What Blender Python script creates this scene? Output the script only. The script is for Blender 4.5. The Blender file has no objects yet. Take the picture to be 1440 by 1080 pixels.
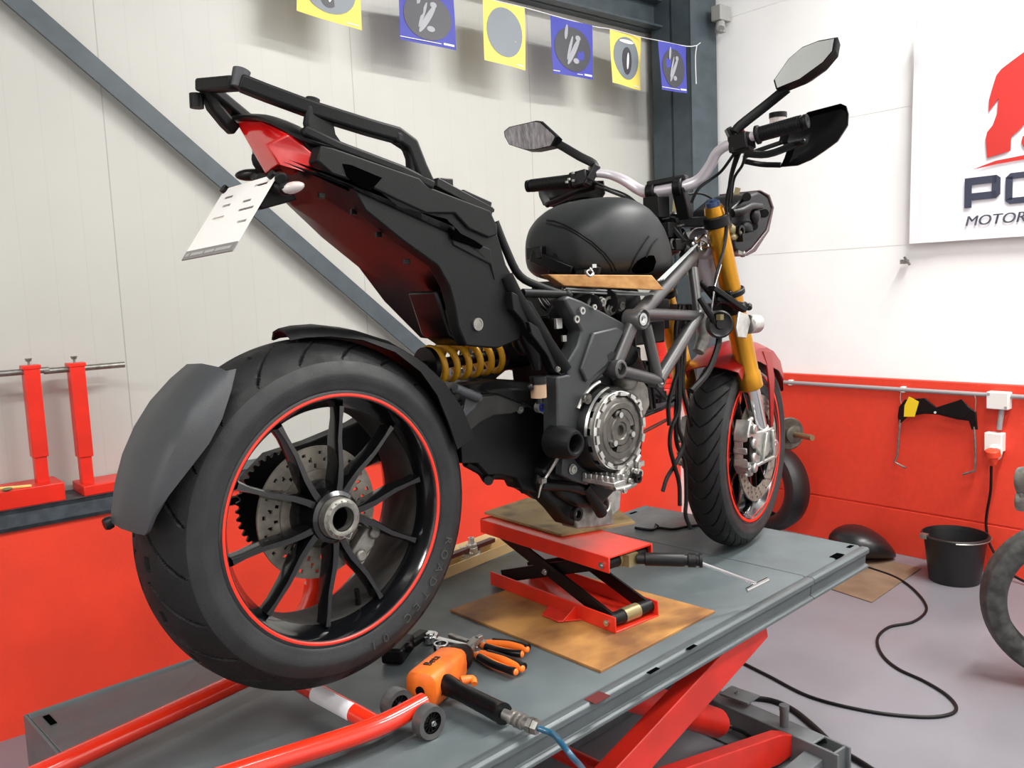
import bpy, bmesh, random
from math import *
from mathutils import Vector as V, Matrix, Quaternion
random.seed(7)
PI = pi
# ------------------------------------------------------------------ camera
H = 0.6                                   # height of the lift's table top above the floor
CAM = V((-0.8050, -1.3727, 0.8039 + H)); YAW, PITCH, ROLL = 0.80343, 0.11078, 0.04226; FPX = 1202.13
fw = V((cos(YAW)*cos(PITCH), sin(YAW)*cos(PITCH), -sin(PITCH)))
rt = V((sin(YAW), -cos(YAW), 0)); dn = fw.cross(rt)
cr, sr = cos(ROLL), sin(ROLL)
RT, DN = cr*rt + sr*dn, -sr*rt + cr*dn
def ray(u, v): return RT*((u-720)/FPX) + DN*((v-540)/FPX) + fw
def hit(u, v, n, d): r = ray(u, v); return CAM + r*((d - CAM.dot(n))/r.dot(n))
def U(u, v, y): return hit(u, v, V((0,1,0)), y)          # measured point on a plane alongside the motorcycle
def Z(u, v, z): return hit(u, v, V((0,0,1)), z)          # measured point on a level plane
def Xp(u, v, x): return hit(u, v, V((1,0,0)), x)
PSI = -0.06412
WX, WY = V((cos(PSI), sin(PSI), 0)), V((-sin(PSI), cos(PSI), 0))
LWD, BWD = 1.7236, 3.4265                                 # red plinth of the side wall, end wall
def RW(a, b, z): return WX*a + WY*b + V((0,0,z))          # room axes
def LW(u, v, o=0): return hit(u, v, WY, LWD + o)
def BW(u, v, o=0): return hit(u, v, WX, BWD - o)
# ------------------------------------------------------------------ mesh builder
class MB:
    def __init__(s): s.v = []; s.f = []; s.m = []; s.sm = []; s.cm = 0
    def add(s, vs, fs, smooth=False):
        o = len(s.v); s.v += [V(x) for x in vs]
        for f in fs: s.f.append([o+i for i in f]); s.m.append(s.cm); s.sm.append(smooth)
        return s
    def strip(s, pts, w, h, up=(0,0,1), sub=0):      # rectangular section carried along a path
        pts = [V(p) for p in pts]
        if sub: pts, _ = spline(pts, sub)
        rs = []
        for i, p in enumerate(pts):
            t = (pts[min(i+1,len(pts)-1)] - pts[max(i-1,0)]).normalized(); sd = t.cross(V(up)).normalized(); u = sd.cross(t)
            rs.append([p + sd*(w*a/2) + u*(h*b/2) for a, b in ((-1,-1),(1,-1),(1,1),(-1,1))])
        return s.loft(rs, smooth=False)
    def box(s, c, d, M=None):
        c = V(c); x, y, z = d[0]/2, d[1]/2, d[2]/2
        vs = [V((i*x, j*y, k*z)) for k in (-1,1) for j in (-1,1) for i in (-1,1)]
        if M is not None: vs = [M @ v for v in vs]
        return s.add([c+v for v in vs], [(0,2,3,1),(4,5,7,6),(0,1,5,4),(2,6,7,3),(0,4,6,2),(1,3,7,5)])
    def bar(s, a, b, w, h, up=(0,0,1), w2=None, h2=None):
        a, b = V(a), V(b); d = (b-a).normalized(); up = V(up)
        sd = d.cross(up)
        if sd.length < 1e-4: sd = d.cross(V((1,0,0)))
        sd.normalize(); u2 = sd.cross(d)
        w2 = w if w2 is None else w2; h2 = h if h2 is None else h2
        vs = []
        for p, ww, hh in ((a,w,h),(b,w2,h2)):
            for i, j in ((-1,-1),(1,-1),(1,1),(-1,1)): vs.append(p + sd*(i*ww/2) + u2*(j*hh/2))
        return s.add(vs, [(0,3,2,1),(4,5,6,7),(0,1,5,4),(1,2,6,5),(2,3,7,6),(3,0,4,7)])
    def tube(s, pts, r, n=12, cap=True, sub=0, flat=None):
        pts = [V(p) for p in pts]
        if sub: pts, r = spline(pts, sub, r)
        k = len(pts); rs = r if isinstance(r, (list,tuple)) else [r]*k
        t0 = (pts[1]-pts[0]).normalized(); nrm = t0.orthogonal().normalized()
        if flat is not None: nrm = (V(flat) - t0*V(flat).dot(t0)).normalized()
        vs = []
        for i, p in enumerate(pts):
            if i == 0: t = pts[1]-pts[0]
            elif i == k-1: t = pts[-1]-pts[-2]
            else: t = (pts[i+1]-pts[i]).normalized() + (pts[i]-pts[i-1]).normalized()
            if t.length < 1e-9: t = t0
            t.normalize(); nrm = (nrm - t*nrm.dot(t)).normalized(); bn = t.cross(nrm); t0 = t
            rr = rs[i]; ra, rb = rr if isinstance(rr, tuple) else (rr, rr)
            for j in range(n):
                a = 2*PI*j/n; vs.append(p + nrm*(ra*cos(a)) + bn*(rb*sin(a)))
        fs = [(i*n+j, i*n+(j+1)%n, (i+1)*n+(j+1)%n, (i+1)*n+j) for i in range(k-1) for j in range(n)]
        s.add(vs, fs, True)
        if cap: s.add(vs[:n], [tuple(range(n))[::-1]]); s.add(vs[-n:], [tuple(range(n))])
        return s
    def lathe(s, prof, o, ax, n=32, a0=0, a1=2*PI, smooth=True, ref=None):
        o, ax = V(o), V(ax).normalized()
        e = (V(ref) - ax*V(ref).dot(ax)).normalized() if ref is not None else ax.orthogonal().normalized()
        g = ax.cross(e); full = abs(a1-a0-2*PI) < 1e-6; m = n if full else n+1
        for k in range(len(prof)-1):
            vs = []
            for (d, r) in prof[k:k+2]:
                for j in range(m):
                    a = a0 + (a1-a0)*j/n; vs.append(o + ax*d + e*(r*cos(a)) + g*(r*sin(a)))
            s.add(vs, [(j, (j+1)%m, m+(j+1)%m, m+j) for j in range(n)], smooth)
        return s
    def loft(s, rings, cap=True, smooth=True, closed=True):
        n = len(rings[0]); vs = [V(p) for r in rings for p in r]; m = n if closed else n-1
        s.add(vs, [(i*n+j, i*n+(j+1)%n, (i+1)*n+(j+1)%n, (i+1)*n+j) for i in range(len(rings)-1) for j in range(m)], smooth)
        if cap and closed: s.add(rings[0], [tuple(range(n))[::-1]]); s.add(rings[-1], [tuple(range(n))])
        return s
    def prism(s, poly, ext):
        ext = V(ext); n = len(poly); a = [V(p) for p in poly]; b = [p+ext for p in a]
        s.add(a+b, [tuple(range(n))[::-1], tuple(range(n,2*n))] + [(i,(i+1)%n,n+(i+1)%n,n+i) for i in range(n)])
        return s
    def slab(s, poly, th):                 # polygon with its own plane, thickened both ways
        a = [V(p) for p in poly]; nn = V((0,0,0))
        for i in range(len(a)): nn += (a[i]-a[0]).cross(a[(i+1)%len(a)]-a[0])
        nn.normalize(); return s.prism([p - nn*th/2 for p in a], nn*th)
    def ball(s, c, r, n=12, M=None):
        c = V(c); r = r if isinstance(r, tuple) else (r,r,r); vs = []; m = n//2
        for i in range(m+1):
            for j in range(n):
                p = V((r[0]*sin(PI*i/m)*cos(2*PI*j/n), r[1]*sin(PI*i/m)*sin(2*PI*j/n), r[2]*cos(PI*i/m)))
                vs.append(c + (M @ p if M is not None else p))
        return s.add(vs, [(i*n+j, (i+1)*n+j, (i+1)*n+(j+1)%n, i*n+(j+1)%n) for i in range(m) for j in range(n)], True)
    def cyl(s, a, b, r, n=24, r2=None):
        a, b = V(a), V(b); L = (b-a).length; r2 = r if r2 is None else r2
        return s.lathe([(0,0),(0,r),(L,r2),(L,0)], a, b-a, n, smooth=True)
    def ring(s, o, ax, ro, ri, th, n=32, **k): return s.lathe([(0,ri),(0,ro),(th,ro),(th,ri),(0,ri)], o, ax, n, **k)
    def bolt(s, o, ax, r=.006, h=.005):
        s.lathe([(0,0),(0,r*1.3),(.0012,r*1.3),(.0012,r),(h,r),(h,r*.5),(h*.5,r*.5),(h*.5,0)], o, ax, 12); return s
    def sheet(s, rows, th=0.003):          # a curved plate through a grid of points, with thickness
        R, C_ = len(rows), len(rows[0]); P = [[V(p) for p in r] for r in rows]; N = []
        for i in range(R):
            rr = []
            for j in range(C_):
                a = P[min(i+1,R-1)][j]-P[max(i-1,0)][j]; b = P[i][min(j+1,C_-1)]-P[i][max(j-1,0)]
                n_ = a.cross(b); rr.append(n_.normalized() if n_.length > 1e-12 else V((0,0,1)))
            N.append(rr)
        t = [P[i][j]+N[i][j]*th/2 for i in range(R) for j in range(C_)]; b = [P[i][j]-N[i][j]*th/2 for i in range(R) for j in range(C_)]
        s.add(t, [(i*C_+j, i*C_+j+1, (i+1)*C_+j+1, (i+1)*C_+j) for i in range(R-1) for j in range(C_-1)], True)
        s.add(b, [(i*C_+j, (i+1)*C_+j, (i+1)*C_+j+1, i*C_+j+1) for i in range(R-1) for j in range(C_-1)], True)
        per = [i*C_ for i in range(R)] + [(R-1)*C_+j for j in range(1,C_)] + [i*C_+C_-1 for i in range(R-2,-1,-1)] + [j for j in range(C_-2,0,-1)]
        k = len(per)
        s.add([t[i] for i in per]+[b[i] for i in per], [(q,(q+1)%k,k+(q+1)%k,k+q) for q in range(k)])
        return s
    def text(s, body, size, P, ex, ey, depth=.001, align='LEFT', width=None, bold=0, shear=0):
        cu = bpy.data.curves.new('t', 'FONT'); cu.body = body; cu.size = size; cu.extrude = depth/2; cu.align_x = align; cu.offset = 0; cu.shear = shear
        o = bpy.data.objects.new('t', cu); me = bpy.data.meshes.new_from_object(o)
        ex, ey = V(ex).normalized(), V(ey).normalized(); ez = ex.cross(ey)
        xs = [v.co.x for v in me.vertices]; k = 1
        if width and xs: k = width/(max(xs)-min(xs))
        s.add([V(P) + ex*(v.co.x*k) + ey*v.co.y + ez*v.co.z for v in me.vertices], [tuple(p.vertices) for p in me.polygons])
        bpy.data.objects.remove(o); bpy.data.curves.remove(cu); return s
def spline(pts, sub, r=None):
    P = [pts[0]*2-pts[1]] + pts + [pts[-1]*2-pts[-2]]; out = []; ro = []
    rs = r if isinstance(r, (list,tuple)) and len(r) == len(pts) else None
    for i in range(1, len(P)-2):
        for k in range(sub):
            t = k/sub; a, b, c, d = P[i-1], P[i], P[i+1], P[i+2]
            out.append(.5*((2*b)+(-a+c)*t+(2*a-5*b+4*c-d)*t*t+(-a+3*b-3*c+d)*t**3))
            if rs:
                p_, q_ = rs[i-1], rs[i]
                if isinstance(p_, tuple) or isinstance(q_, tuple):
                    p_ = p_ if isinstance(p_, tuple) else (p_,p_); q_ = q_ if isinstance(q_, tuple) else (q_,q_)
                    ro.append((p_[0]+(q_[0]-p_[0])*t, p_[1]+(q_[1]-p_[1])*t))
                else: ro.append(p_+(q_-p_)*t)
    out.append(pts[-1])
    if rs: ro.append(rs[-1]); return out, ro
    return out, r
COL = bpy.context.scene.collection
def wloc(o):
    l = V((0,0,0))
    while o is not None: l = l + o.location; o = o.parent
    return l
def obj(name, mb, mat, parent=None, bevel=0, kind=None, label=None, cat=None, group=None, sub=0, origin=None, seg=2):
    me = bpy.data.meshes.new(name); base = wloc(parent) if parent else V((0,0,0)); loc = V((0,0,0))
    if parent is None and mb.v:
        loc = V(origin) if origin is not None else V((sum(v.x for v in mb.v)/len(mb.v), sum(v.y for v in mb.v)/len(mb.v), min(v.z for v in mb.v)))
    me.from_pydata([tuple(v-base-loc) for v in mb.v], [], mb.f)
    mats = mat if isinstance(mat, (list,tuple)) else [mat]
    for m in mats: me.materials.append(m)
    for p, k, sm in zip(me.polygons, mb.m, mb.sm): p.material_index = k; p.use_smooth = sm
    bm = bmesh.new(); bm.from_mesh(me); bmesh.ops.remove_doubles(bm, verts=bm.verts, dist=1e-5); bmesh.ops.recalc_face_normals(bm, faces=bm.faces)
    bm.to_mesh(me); bm.free()
    me.set_sharp_from_angle(angle=radians(42))
    o = bpy.data.objects.new(name, me); COL.objects.link(o); o.location = loc
    if parent: o.parent = parent
    if bevel:
        b = o.modifiers.new('b', 'BEVEL'); b.width = bevel; b.segments = seg; b.limit_method = 'ANGLE'; b.angle_limit = radians(38); b.harden_normals = False
    if sub: q = o.modifiers.new('s', 'SUBSURF'); q.levels = sub; q.render_levels = sub
    if kind: o['kind'] = kind
    if label: o['label'] = label
    if cat: o['category'] = cat
    if group: o['group'] = group
    return o
def thing(name, label, cat, loc=(0,0,0), group=None):
    o = bpy.data.objects.new(name, None); COL.objects.link(o); o.location = V(loc); o.empty_display_size = .05
    o['label'] = label; o['category'] = cat
    if group: o['group'] = group
    return o
def subgroup(name, parent, loc):          # a part that only carries sub-parts
    o = bpy.data.objects.new(name, None); COL.objects.link(o); o.parent = parent; o.location = V(loc)-wloc(parent); return o
def copy_tree(o, parent=None):
    c = o.copy(); COL.objects.link(c)
    if parent: c.parent = parent
    for ch in [x for x in bpy.data.objects if x.parent == o]: copy_tree(ch, c)
    return c
# ------------------------------------------------------------------ materials
def lin(c): return tuple(((x/255)/12.92 if x/255 <= .04045 else ((x/255+.055)/1.055)**2.4) for x in c) + (1,)
def M(name, c, rough=.5, metal=0, var=0, scale=8, bump=0, bscale=60, c2=None, coat=0, spec=.5, detail=4, emis=None, wear=None, trans=0, stretch=None, lo=.35, hi=.65):
    m = bpy.data.materials.new(name); m.use_nodes = True; nt = m.node_tree; b = nt.nodes['Principled BSDF']
    b.inputs['Base Color'].default_value = lin(c); b.inputs['Roughness'].default_value = rough; b.inputs['Metallic'].default_value = metal
    b.inputs['Coat Weight'].default_value = coat; b.inputs['Coat Roughness'].default_value = .08; b.inputs['Specular IOR Level'].default_value = spec
    if trans: b.inputs['Transmission Weight'].default_value = trans
    tc = nt.nodes.new('ShaderNodeTexCoord'); co = tc.outputs['Object']
    if stretch:
        mp = nt.nodes.new('ShaderNodeMapping'); mp.inputs['Scale'].default_value = stretch; nt.links.new(co, mp.inputs[0]); co = mp.outputs[0]
    if var or c2:
        n = nt.nodes.new('ShaderNodeTexNoise'); n.inputs['Scale'].default_value = scale; n.inputs['Detail'].default_value = detail; nt.links.new(co, n.inputs[0])
        r = nt.nodes.new('ShaderNodeValToRGB'); nt.links.new(n.outputs['Fac'], r.inputs[0])
        r.color_ramp.elements[0].position = lo; r.color_ramp.elements[1].position = hi
        d = c2 or tuple(min(255, x*(1-var)) for x in c); e = c if c2 else tuple(min(255, x*(1+var)) for x in c)
        r.color_ramp.elements[0].color = lin(d); r.color_ramp.elements[1].color = lin(e)
        nt.links.new(r.outputs[0], b.inputs['Base Color'])
    if wear:
        n = nt.nodes.new('ShaderNodeTexNoise'); n.inputs['Scale'].default_value = scale*1.7; n.inputs['Detail'].default_value = 6; nt.links.new(co, n.inputs[0])
        mr = nt.nodes.new('ShaderNodeMapRange'); mr.inputs['To Min'].default_value = wear[0]; mr.inputs['To Max'].default_value = wear[1]; mr.inputs['From Min'].default_value = .3; mr.inputs['From Max'].default_value = .7
        nt.links.new(n.outputs['Fac'], mr.inputs[0]); nt.links.new(mr.outputs[0], b.inputs['Roughness'])
    if bump:
        n = nt.nodes.new('ShaderNodeTexNoise'); n.inputs['Scale'].default_value = bscale; n.inputs['Detail'].default_value = 3; nt.links.new(co, n.inputs[0])
        bp = nt.nodes.new('ShaderNodeBump'); bp.inputs['Strength'].default_value = bump; bp.inputs['Distance'].default_value = .002
        nt.links.new(n.outputs['Fac'], bp.inputs['Height']); nt.links.new(bp.outputs[0], b.inputs['Normal'])
    return m
def MI(x): return x.node_tree, x.node_tree.nodes['Principled BSDF']
red_wall = M('red_wall_paint', (218,58,34), .5, var=.03, scale=5, bump=.3, bscale=90)
red_wall_b = M('red_block_paint', (222,60,36), .6, var=.015, scale=30, bump=.35, bscale=220)
white_wall = M('white_wall_paint', (248,248,247), .7, var=.01, scale=3, bump=.1)
panel = M('sandwich_panel', (182,182,176), .38, var=.012, scale=2)
def ribs(m, axis):                        # fine upright ribs and panel joints
    nt, b = MI(m); tc = nt.nodes.new('ShaderNodeTexCoord'); sx = nt.nodes.new('ShaderNodeSeparateXYZ'); nt.links.new(tc.outputs['Object'], sx.inputs[0])
    def line(per, w):
        a = nt.nodes.new('ShaderNodeMath'); a.operation = 'PINGPONG'; a.inputs[1].default_value = per/2; nt.links.new(sx.outputs[axis], a.inputs[0])
        c = nt.nodes.new('ShaderNodeMath'); c.operation = 'LESS_THAN'; c.inputs[1].default_value = w; nt.links.new(a.outputs[0], c.inputs[0]); return c
    l1, l2 = line(.103, .0013), line(1.03, .0022)
    ad = nt.nodes.new('ShaderNodeMath'); ad.operation = 'MULTIPLY_ADD'; nt.links.new(l1.outputs[0], ad.inputs[0]); ad.inputs[1].default_value = .35; nt.links.new(l2.outputs[0], ad.inputs[2])
    bp = nt.nodes.new('ShaderNodeBump'); bp.invert = True; bp.inputs['Strength'].default_value = .5; bp.inputs['Distance'].default_value = .003
    nt.links.new(ad.outputs[0], bp.inputs['Height']); nt.links.new(bp.outputs[0], b.inputs['Normal'])
    mx = nt.nodes.new('ShaderNodeMix'); mx.data_type = 'RGBA'; src = b.inputs['Base Color'].links[0].from_socket
    nt.links.new(src, mx.inputs['A']); mx.inputs['B'].default_value = lin((150,147,142)); ml = nt.nodes.new('ShaderNodeMath'); ml.operation = 'MULTIPLY_ADD'
    nt.links.new(l1.outputs[0], ml.inputs[0]); ml.inputs[1].default_value = .13; m3 = nt.nodes.new('ShaderNodeMath'); m3.operation = 'MULTIPLY'; m3.inputs[1].default_value = .6
    nt.links.new(l2.outputs[0], m3.inputs[0]); nt.links.new(m3.outputs[0], ml.inputs[2])
    ml.use_clamp = True; nt.links.new(ml.outputs[0], mx.inputs['Factor']); nt.links.new(mx.outputs['Result'], b.inputs['Base Color'])
ribs(panel, 0)
floor_m = M('floor_coating', (122,121,127), .42, var=.06, scale=1.6, c2=(112,110,115), bump=.05, bscale=40, wear=(.3,.5))
lift_m = M('lift_grey_paint', (82,90,92), .36, var=.05, scale=6, c2=(74,81,83), bump=.08, bscale=220, wear=(.3,.48))
lift_dark = M('lift_frame_grey', (92,96,98), .45, var=.08, scale=12)
steel_beam = M('steel_beam_paint', (62,72,78), .4, var=.07, scale=14)
steel_ledge = M('steel_ledge_paint', (58,66,72), .45, var=.14, scale=30)
red_gloss = M('red_tube_paint', (212,44,22), .22, coat=.6, var=.03)
red_jack = M('red_jack_paint', (214,44,24), .33, coat=.2, var=.04, scale=20)
red_lift = M('red_lift_paint', (200,36,22), .42, var=.05, scale=10)
red_stand_m = M('red_stand_paint', (214,38,20), .35, var=.04)
rubber = M('tyre_rubber', (17,17,18), .62, spec=.3, var=.16, scale=18, bump=.25, bscale=300, wear=(.5,.75))
rubber_tread = M('tyre_tread', (36,37,38), .6, spec=.35, var=.14, scale=14, bump=.2, bscale=260, wear=(.45,.7))
rubber_hose = M('black_hose', (8,8,9), .45, spec=.3)
letter_m = M('moulded_letters', (58,58,56), .5)
gloss_black = M('gloss_black_rim', (9,10,12), .16, coat=.5)
stripe_red = M('red_rim_stripe', (228,44,22), .35)
black_pl = M('black_plastic', (8,9,10), .5, spec=.22, var=.12, scale=20, bump=.15, bscale=400)
black_satin = M('black_satin_plastic', (7,7,9), .34, spec=.3, var=.1)
grey_pl = M('dark_grey_plastic', (50,52,55), .5, var=.06, scale=12, bump=.25, bscale=500)
black_metal = M('black_metal', (8,8,9), .42, spec=.25, var=.15, scale=25)
dirty_black = M('dusty_black_swingarm', (15,15,15), .45, spec=.3, var=.3, scale=14, bump=.1, wear=(.35,.6))
frame_grey = M('frame_grey_paint', (78,77,77), .34, metal=.45, var=.05)
cast_grey = M('cast_frame_grey', (54,56,58), .42, metal=.3, var=.06)
gold = M('gold_fork', (188,132,36), .3, metal=.8, var=.06)
gold_spring = M('ochre_spring_paint', (206,150,30), .35)
chrome = M('chrome', (205,205,205), .16, metal=1)
alu = M('cast_aluminium', (176,176,172), .38, metal=.85, var=.1, scale=40, bump=.2, bscale=120)
alu_bright = M('machined_aluminium', (205,204,200), .28, metal=.9, var=.05, scale=60)
alu_dull = M('dull_aluminium', (128,126,120), .45, metal=.6, var=.14, scale=50)
steel = M('bare_steel', (140,137,132), .35, metal=.8, var=.12, scale=40)
disc_m = M('brake_disc_steel', (116,111,102), .5, metal=.15, var=.12, scale=40)
clutch_steel = M('clutch_plate_steel', (96,93,88), .42, metal=.7, var=.1, scale=50)
bar_silver = M('silver_handlebar', (196,190,196), .3, metal=.35)
white_pl = M('white_plastic', (226,224,220), .4)
box_wood = M('plywood_sheet', (176,126,66), .62, c2=(112,72,40), scale=5, detail=12, bump=.1, stretch=(1,1.5,1), lo=.36, hi=.60)
ply_dirty = M('dirty_plywood', (150,124,80), .6, c2=(84,68,42), scale=12, detail=10, lo=.3, hi=.48)
wood_light = M('pale_batten_wood', (206,156,96), .55, c2=(168,116,62), scale=10, stretch=(1,10,6), lo=.3, hi=.7)
cardboard = M('cardboard', (196,164,116), .75, var=.05)
mat_brown = M('brown_floor_board', (126,104,84), .7, c2=(104,82,62), scale=6)
orange = M('orange_plastic', (236,116,34), .4, var=.04)
orange_dirty = M('orange_tool_cover', (234,112,30), .45, c2=(196,84,24), scale=22, lo=.25, hi=.5)
blue_hose = M('blue_air_hose', (28,78,104), .3, coat=.3)
yellow_paper = M('yellow_flag', (228,210,104), .7)
blue_paper = M('blue_flag', (62,66,158), .6)
grey_oval = M('grey_oval_print', (120,128,134), .5)
grey_dark = M('dark_print', (62,62,68), .5)
white_paper = M('white_print', (228,228,232), .6)
flag_cloth = M('white_banner_cloth', (236,236,242), .75)
banner_red = M('banner_red_print', (190,42,36), .7)
banner_navy = M('banner_navy_print', (52,56,74), .7)
banner_grey = M('banner_grey_print', (96,98,112), .7)
pvc_grey = M('grey_conduit', (150,146,148), .5)
yellow_pl = M('yellow_plastic', (228,194,30), .45)
undertray_m = M('undertray_red_reflection', (24,5,6), .34, spec=.4, var=.2, scale=9)  # dark red paints the red wall's reflection into the black underside
fender_red = M('red_fender_paint', (132,16,15), .3, spec=.4)
light_red = M('red_tail_lens', (190,14,14), .14, coat=1)
clear_lens = M('clear_lens', (190,180,176), .15, coat=.8)
amber_fluid = M('fluid_reservoir', (158,130,104), .3, coat=.3)
blue_grey = M('blue_grey_anodised', (58,76,112), .35, metal=.5)
mirror_m = M('mirror_glass', (225,228,230), .02, metal=1)
mirror_dull = M('brushed_mirror_film', (118,114,118), .25, metal=.6, c2=(178,175,180), scale=30, stretch=(1,4,1.2), lo=.3, hi=.7)
blue_anod = M('blue_anodised', (44,62,150), .3, metal=.6)
green_seal = M('green_seal', (60,160,140), .4)
tank_m = M('matt_tank_cover', (26,30,31), .48, spec=.35, var=.07, scale=12, bump=.15, bscale=420)
# ------------------------------------------------------------------ the room
def room():
    b = MB(); b.add([RW(-5,-4,0), RW(BWD,-4,0), RW(BWD,LWD+.25,0), RW(-5,LWD+.25,0)], [(0,1,2,3)])
    b.box((0,0,-.05), (.01,.01,.01)); obj('floor', b, floor_m, kind='structure', origin=(0,0,0))
    zr = LW(157,720).z; zt = LW(75,707).z
    R3 = Matrix.Rotation(PSI, 3, 'Z')
    def rb(mb, a0, a1, b0, b1, z0, z1): mb.box(RW((a0+a1)/2, (b0+b1)/2, (z0+z1)/2), (a1-a0, b1-b0, z1-z0), R3)
    b = MB(); rb(b, -5, BWD-.2, LWD, LWD+.2, 0, zr); w = obj('wall_left', b, [red_wall], kind='structure')
    # the white sandwich panels stand behind the plinth; modelled about their own origin so the ribs run along local x
    me = MB(); XE = BWD-.24; me.add([V((-5,0,zr-.1)), V((XE,0,zr-.1)), V((XE,0,6.5)), V((-5,0,6.5)), V((-5,.08,zr-.1)), V((XE,.08,zr-.1)), V((XE,.08,6.5)), V((-5,.08,6.5))],
        [(0,1,2,3),(4,7,6,5),(0,4,5,1),(3,2,6,7),(0,3,7,4),(1,5,6,2)])
    o = obj('wall_left_upper', me, panel, kind='structure', origin=(0,0,0)); o.location = RW(.24, LWD+.175, 0); o.rotation_euler = (0,0,PSI)
    b = MB(); rb(b, -5, BWD-.2, LWD-.012, LWD+.19, zr, zr+.012); rb(b, -5, BWD-.2, LWD-.012, LWD-.002, zr, zt); rb(b, -5, BWD-.2, LWD-.012, LWD+.19, zt-.012, zt)
    obj('trim_1', b, steel_ledge, kind='structure')
    # end wall: red block plinth and white blocks above, with a raised joint
    zb = BW(1250,533).z
    b = MB(); rb(b, BWD+.03, BWD+.2, -4, -.85, 0, 3.0); obj('added_grey_panel', b, M('added_panel_grey', (206,206,204), .5), kind='structure')  # unseen grey surface added here to keep red reflections off the clutch
    b = MB(); rb(b, BWD, BWD+.2, -.85, LWD+.3, 0, BW(1300,722).z-.004); rb(b, BWD+.005, BWD+.2, -.85, LWD+.3, BW(1300,722).z-.004, BW(1300,722).z+.004)
    rb(b, BWD, BWD+.2, -.85, LWD+.3, BW(1300,722).z+.004, zb); obj('wall_back', b, red_wall_b, kind='structure', bevel=.002)
    b = MB(); z0 = zb
    for z1 in (BW(1150,353).z, BW(1150,173).z, 2.84, 3.5, 4.2, 4.9, 5.7, 6.5): rb(b, BWD+.02, BWD+.2, -.85, LWD+.3, z0+.003, z1-.003); z0 = z1
    rb(b, BWD+.024, BWD+.2, -.85, LWD+.3, zb, 6.5); rb(b, BWD+.02, BWD+.2, -4, -.85, 3.0, 6.5); obj('wall_back_upper', b, white_wall, kind='structure')
    # walls behind the photographer: unseen, all white so no red bounces onto the motorcycle
    b = MB(); rb(b, -5, BWD, -4.2, -4, 0, 6.5); obj('wall_right', b, white_wall, kind='structure')
    b = MB(); rb(b, -5.2, -5, -4.2, LWD+.3, 0, 6.5); obj('wall_front', b, white_wall, kind='structure')
    # corner column (H section) with its white foot, head beam, diagonal brace
    c0 = 1.575
    b = MB(); rb(b, BWD-.23, BWD-.21, c0-.0, c0+.0+.27, .75, 6.5); rb(b, BWD-.02-.0, BWD-.0, c0, c0+.27, .75, 6.5); rb(b, BWD-.23, BWD, c0+.125, c0+.14, .75, 6.5)
    rb(b, BWD-.23, BWD-.0, c0-.003, c0+.01, .75, 6.5)
    obj('trim_2', b, steel_beam, kind='structure')
    b = MB(); rb(b, BWD-.2, BWD, c0+.02, LWD+.2, 0, .75); obj('trim_3', b, white_wall, kind='structure')
    zbm = LW(990,60,.1).z
    b = MB(); y0 = LWD+.04
    for z in (zbm-.0, zbm+.14): rb(b, -5, BWD-.23, y0, y0+.13, z, z+.012)
    rb(b, -5, BWD-.23, y0+.06, y0+.07, zbm, zbm+.15); obj('trim_4', b, steel_beam, kind='structure')
    p0, p1 = LW(20,-2.5,.12), LW(600,500,.12); d = (p1-p0).normalized()
    b = MB(); b.bar(p0-d*1.2, p1+d*.65, .012, .068, up=V((0,0,1))); 
    obj('trim_5', b, steel_beam, kind='structure')
room()
# ------------------------------------------------------------------ lights and camera
def lights():
    w = bpy.data.worlds.new('w'); bpy.context.scene.world = w; w.use_nodes = True
    bg = w.node_tree.nodes['Background']; bg.inputs[0].default_value = (.93,.96,1,1); bg.inputs[1].default_value = .22
    def area(name, loc, rot, sx, sy, p, col=(1,.985,.955)):
        l = bpy.data.lights.new(name, 'AREA'); l.shape = 'RECTANGLE'; l.size = sx; l.size_y = sy; l.energy = p; l.color = col
        o = bpy.data.objects.new(name, l); COL.objects.link(o); o.location = loc; o.rotation_euler = rot; return o
    # rows of ceiling tubes; the last is added to brighten the mirror's reflection
    area('tube_and_fill_row', RW(2.4,-.8,3.7), (0,0,PSI), 1.8, .25, 150)
    area('tube_and_fill_row', RW(2.4,-2.5,3.7), (0,0,PSI), 1.8, .25, 120)
    area('tube_and_fill_row', RW(-.6,-1.3,3.7), (0,0,PSI), 1.6, .25, 55)
    area('tube_and_fill_row', RW(-1.0,-3.0,3.7), (0,0,PSI), 1.6, .25, 45)
    area('tube_and_fill_row', RW(-3.4,-.6,3.7), (0,0,PSI), 1.6, .25, 110)
lights()
sc = bpy.context.scene
cam = bpy.data.cameras.new('camera'); co = bpy.data.objects.new('camera', cam); COL.objects.link(co)
mw = Matrix((RT, -DN, -fw)).transposed().to_4x4(); mw.translation = CAM; co.matrix_world = mw
cam.sensor_fit = 'HORIZONTAL'; cam.sensor_width = 36; cam.lens = 36*FPX/1440; cam.clip_start = .02; sc.camera = co
sc.view_settings.view_transform = 'Standard'; sc.view_settings.look = 'None'; sc.view_settings.exposure = -.05; sc.view_settings.gamma = 1
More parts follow.
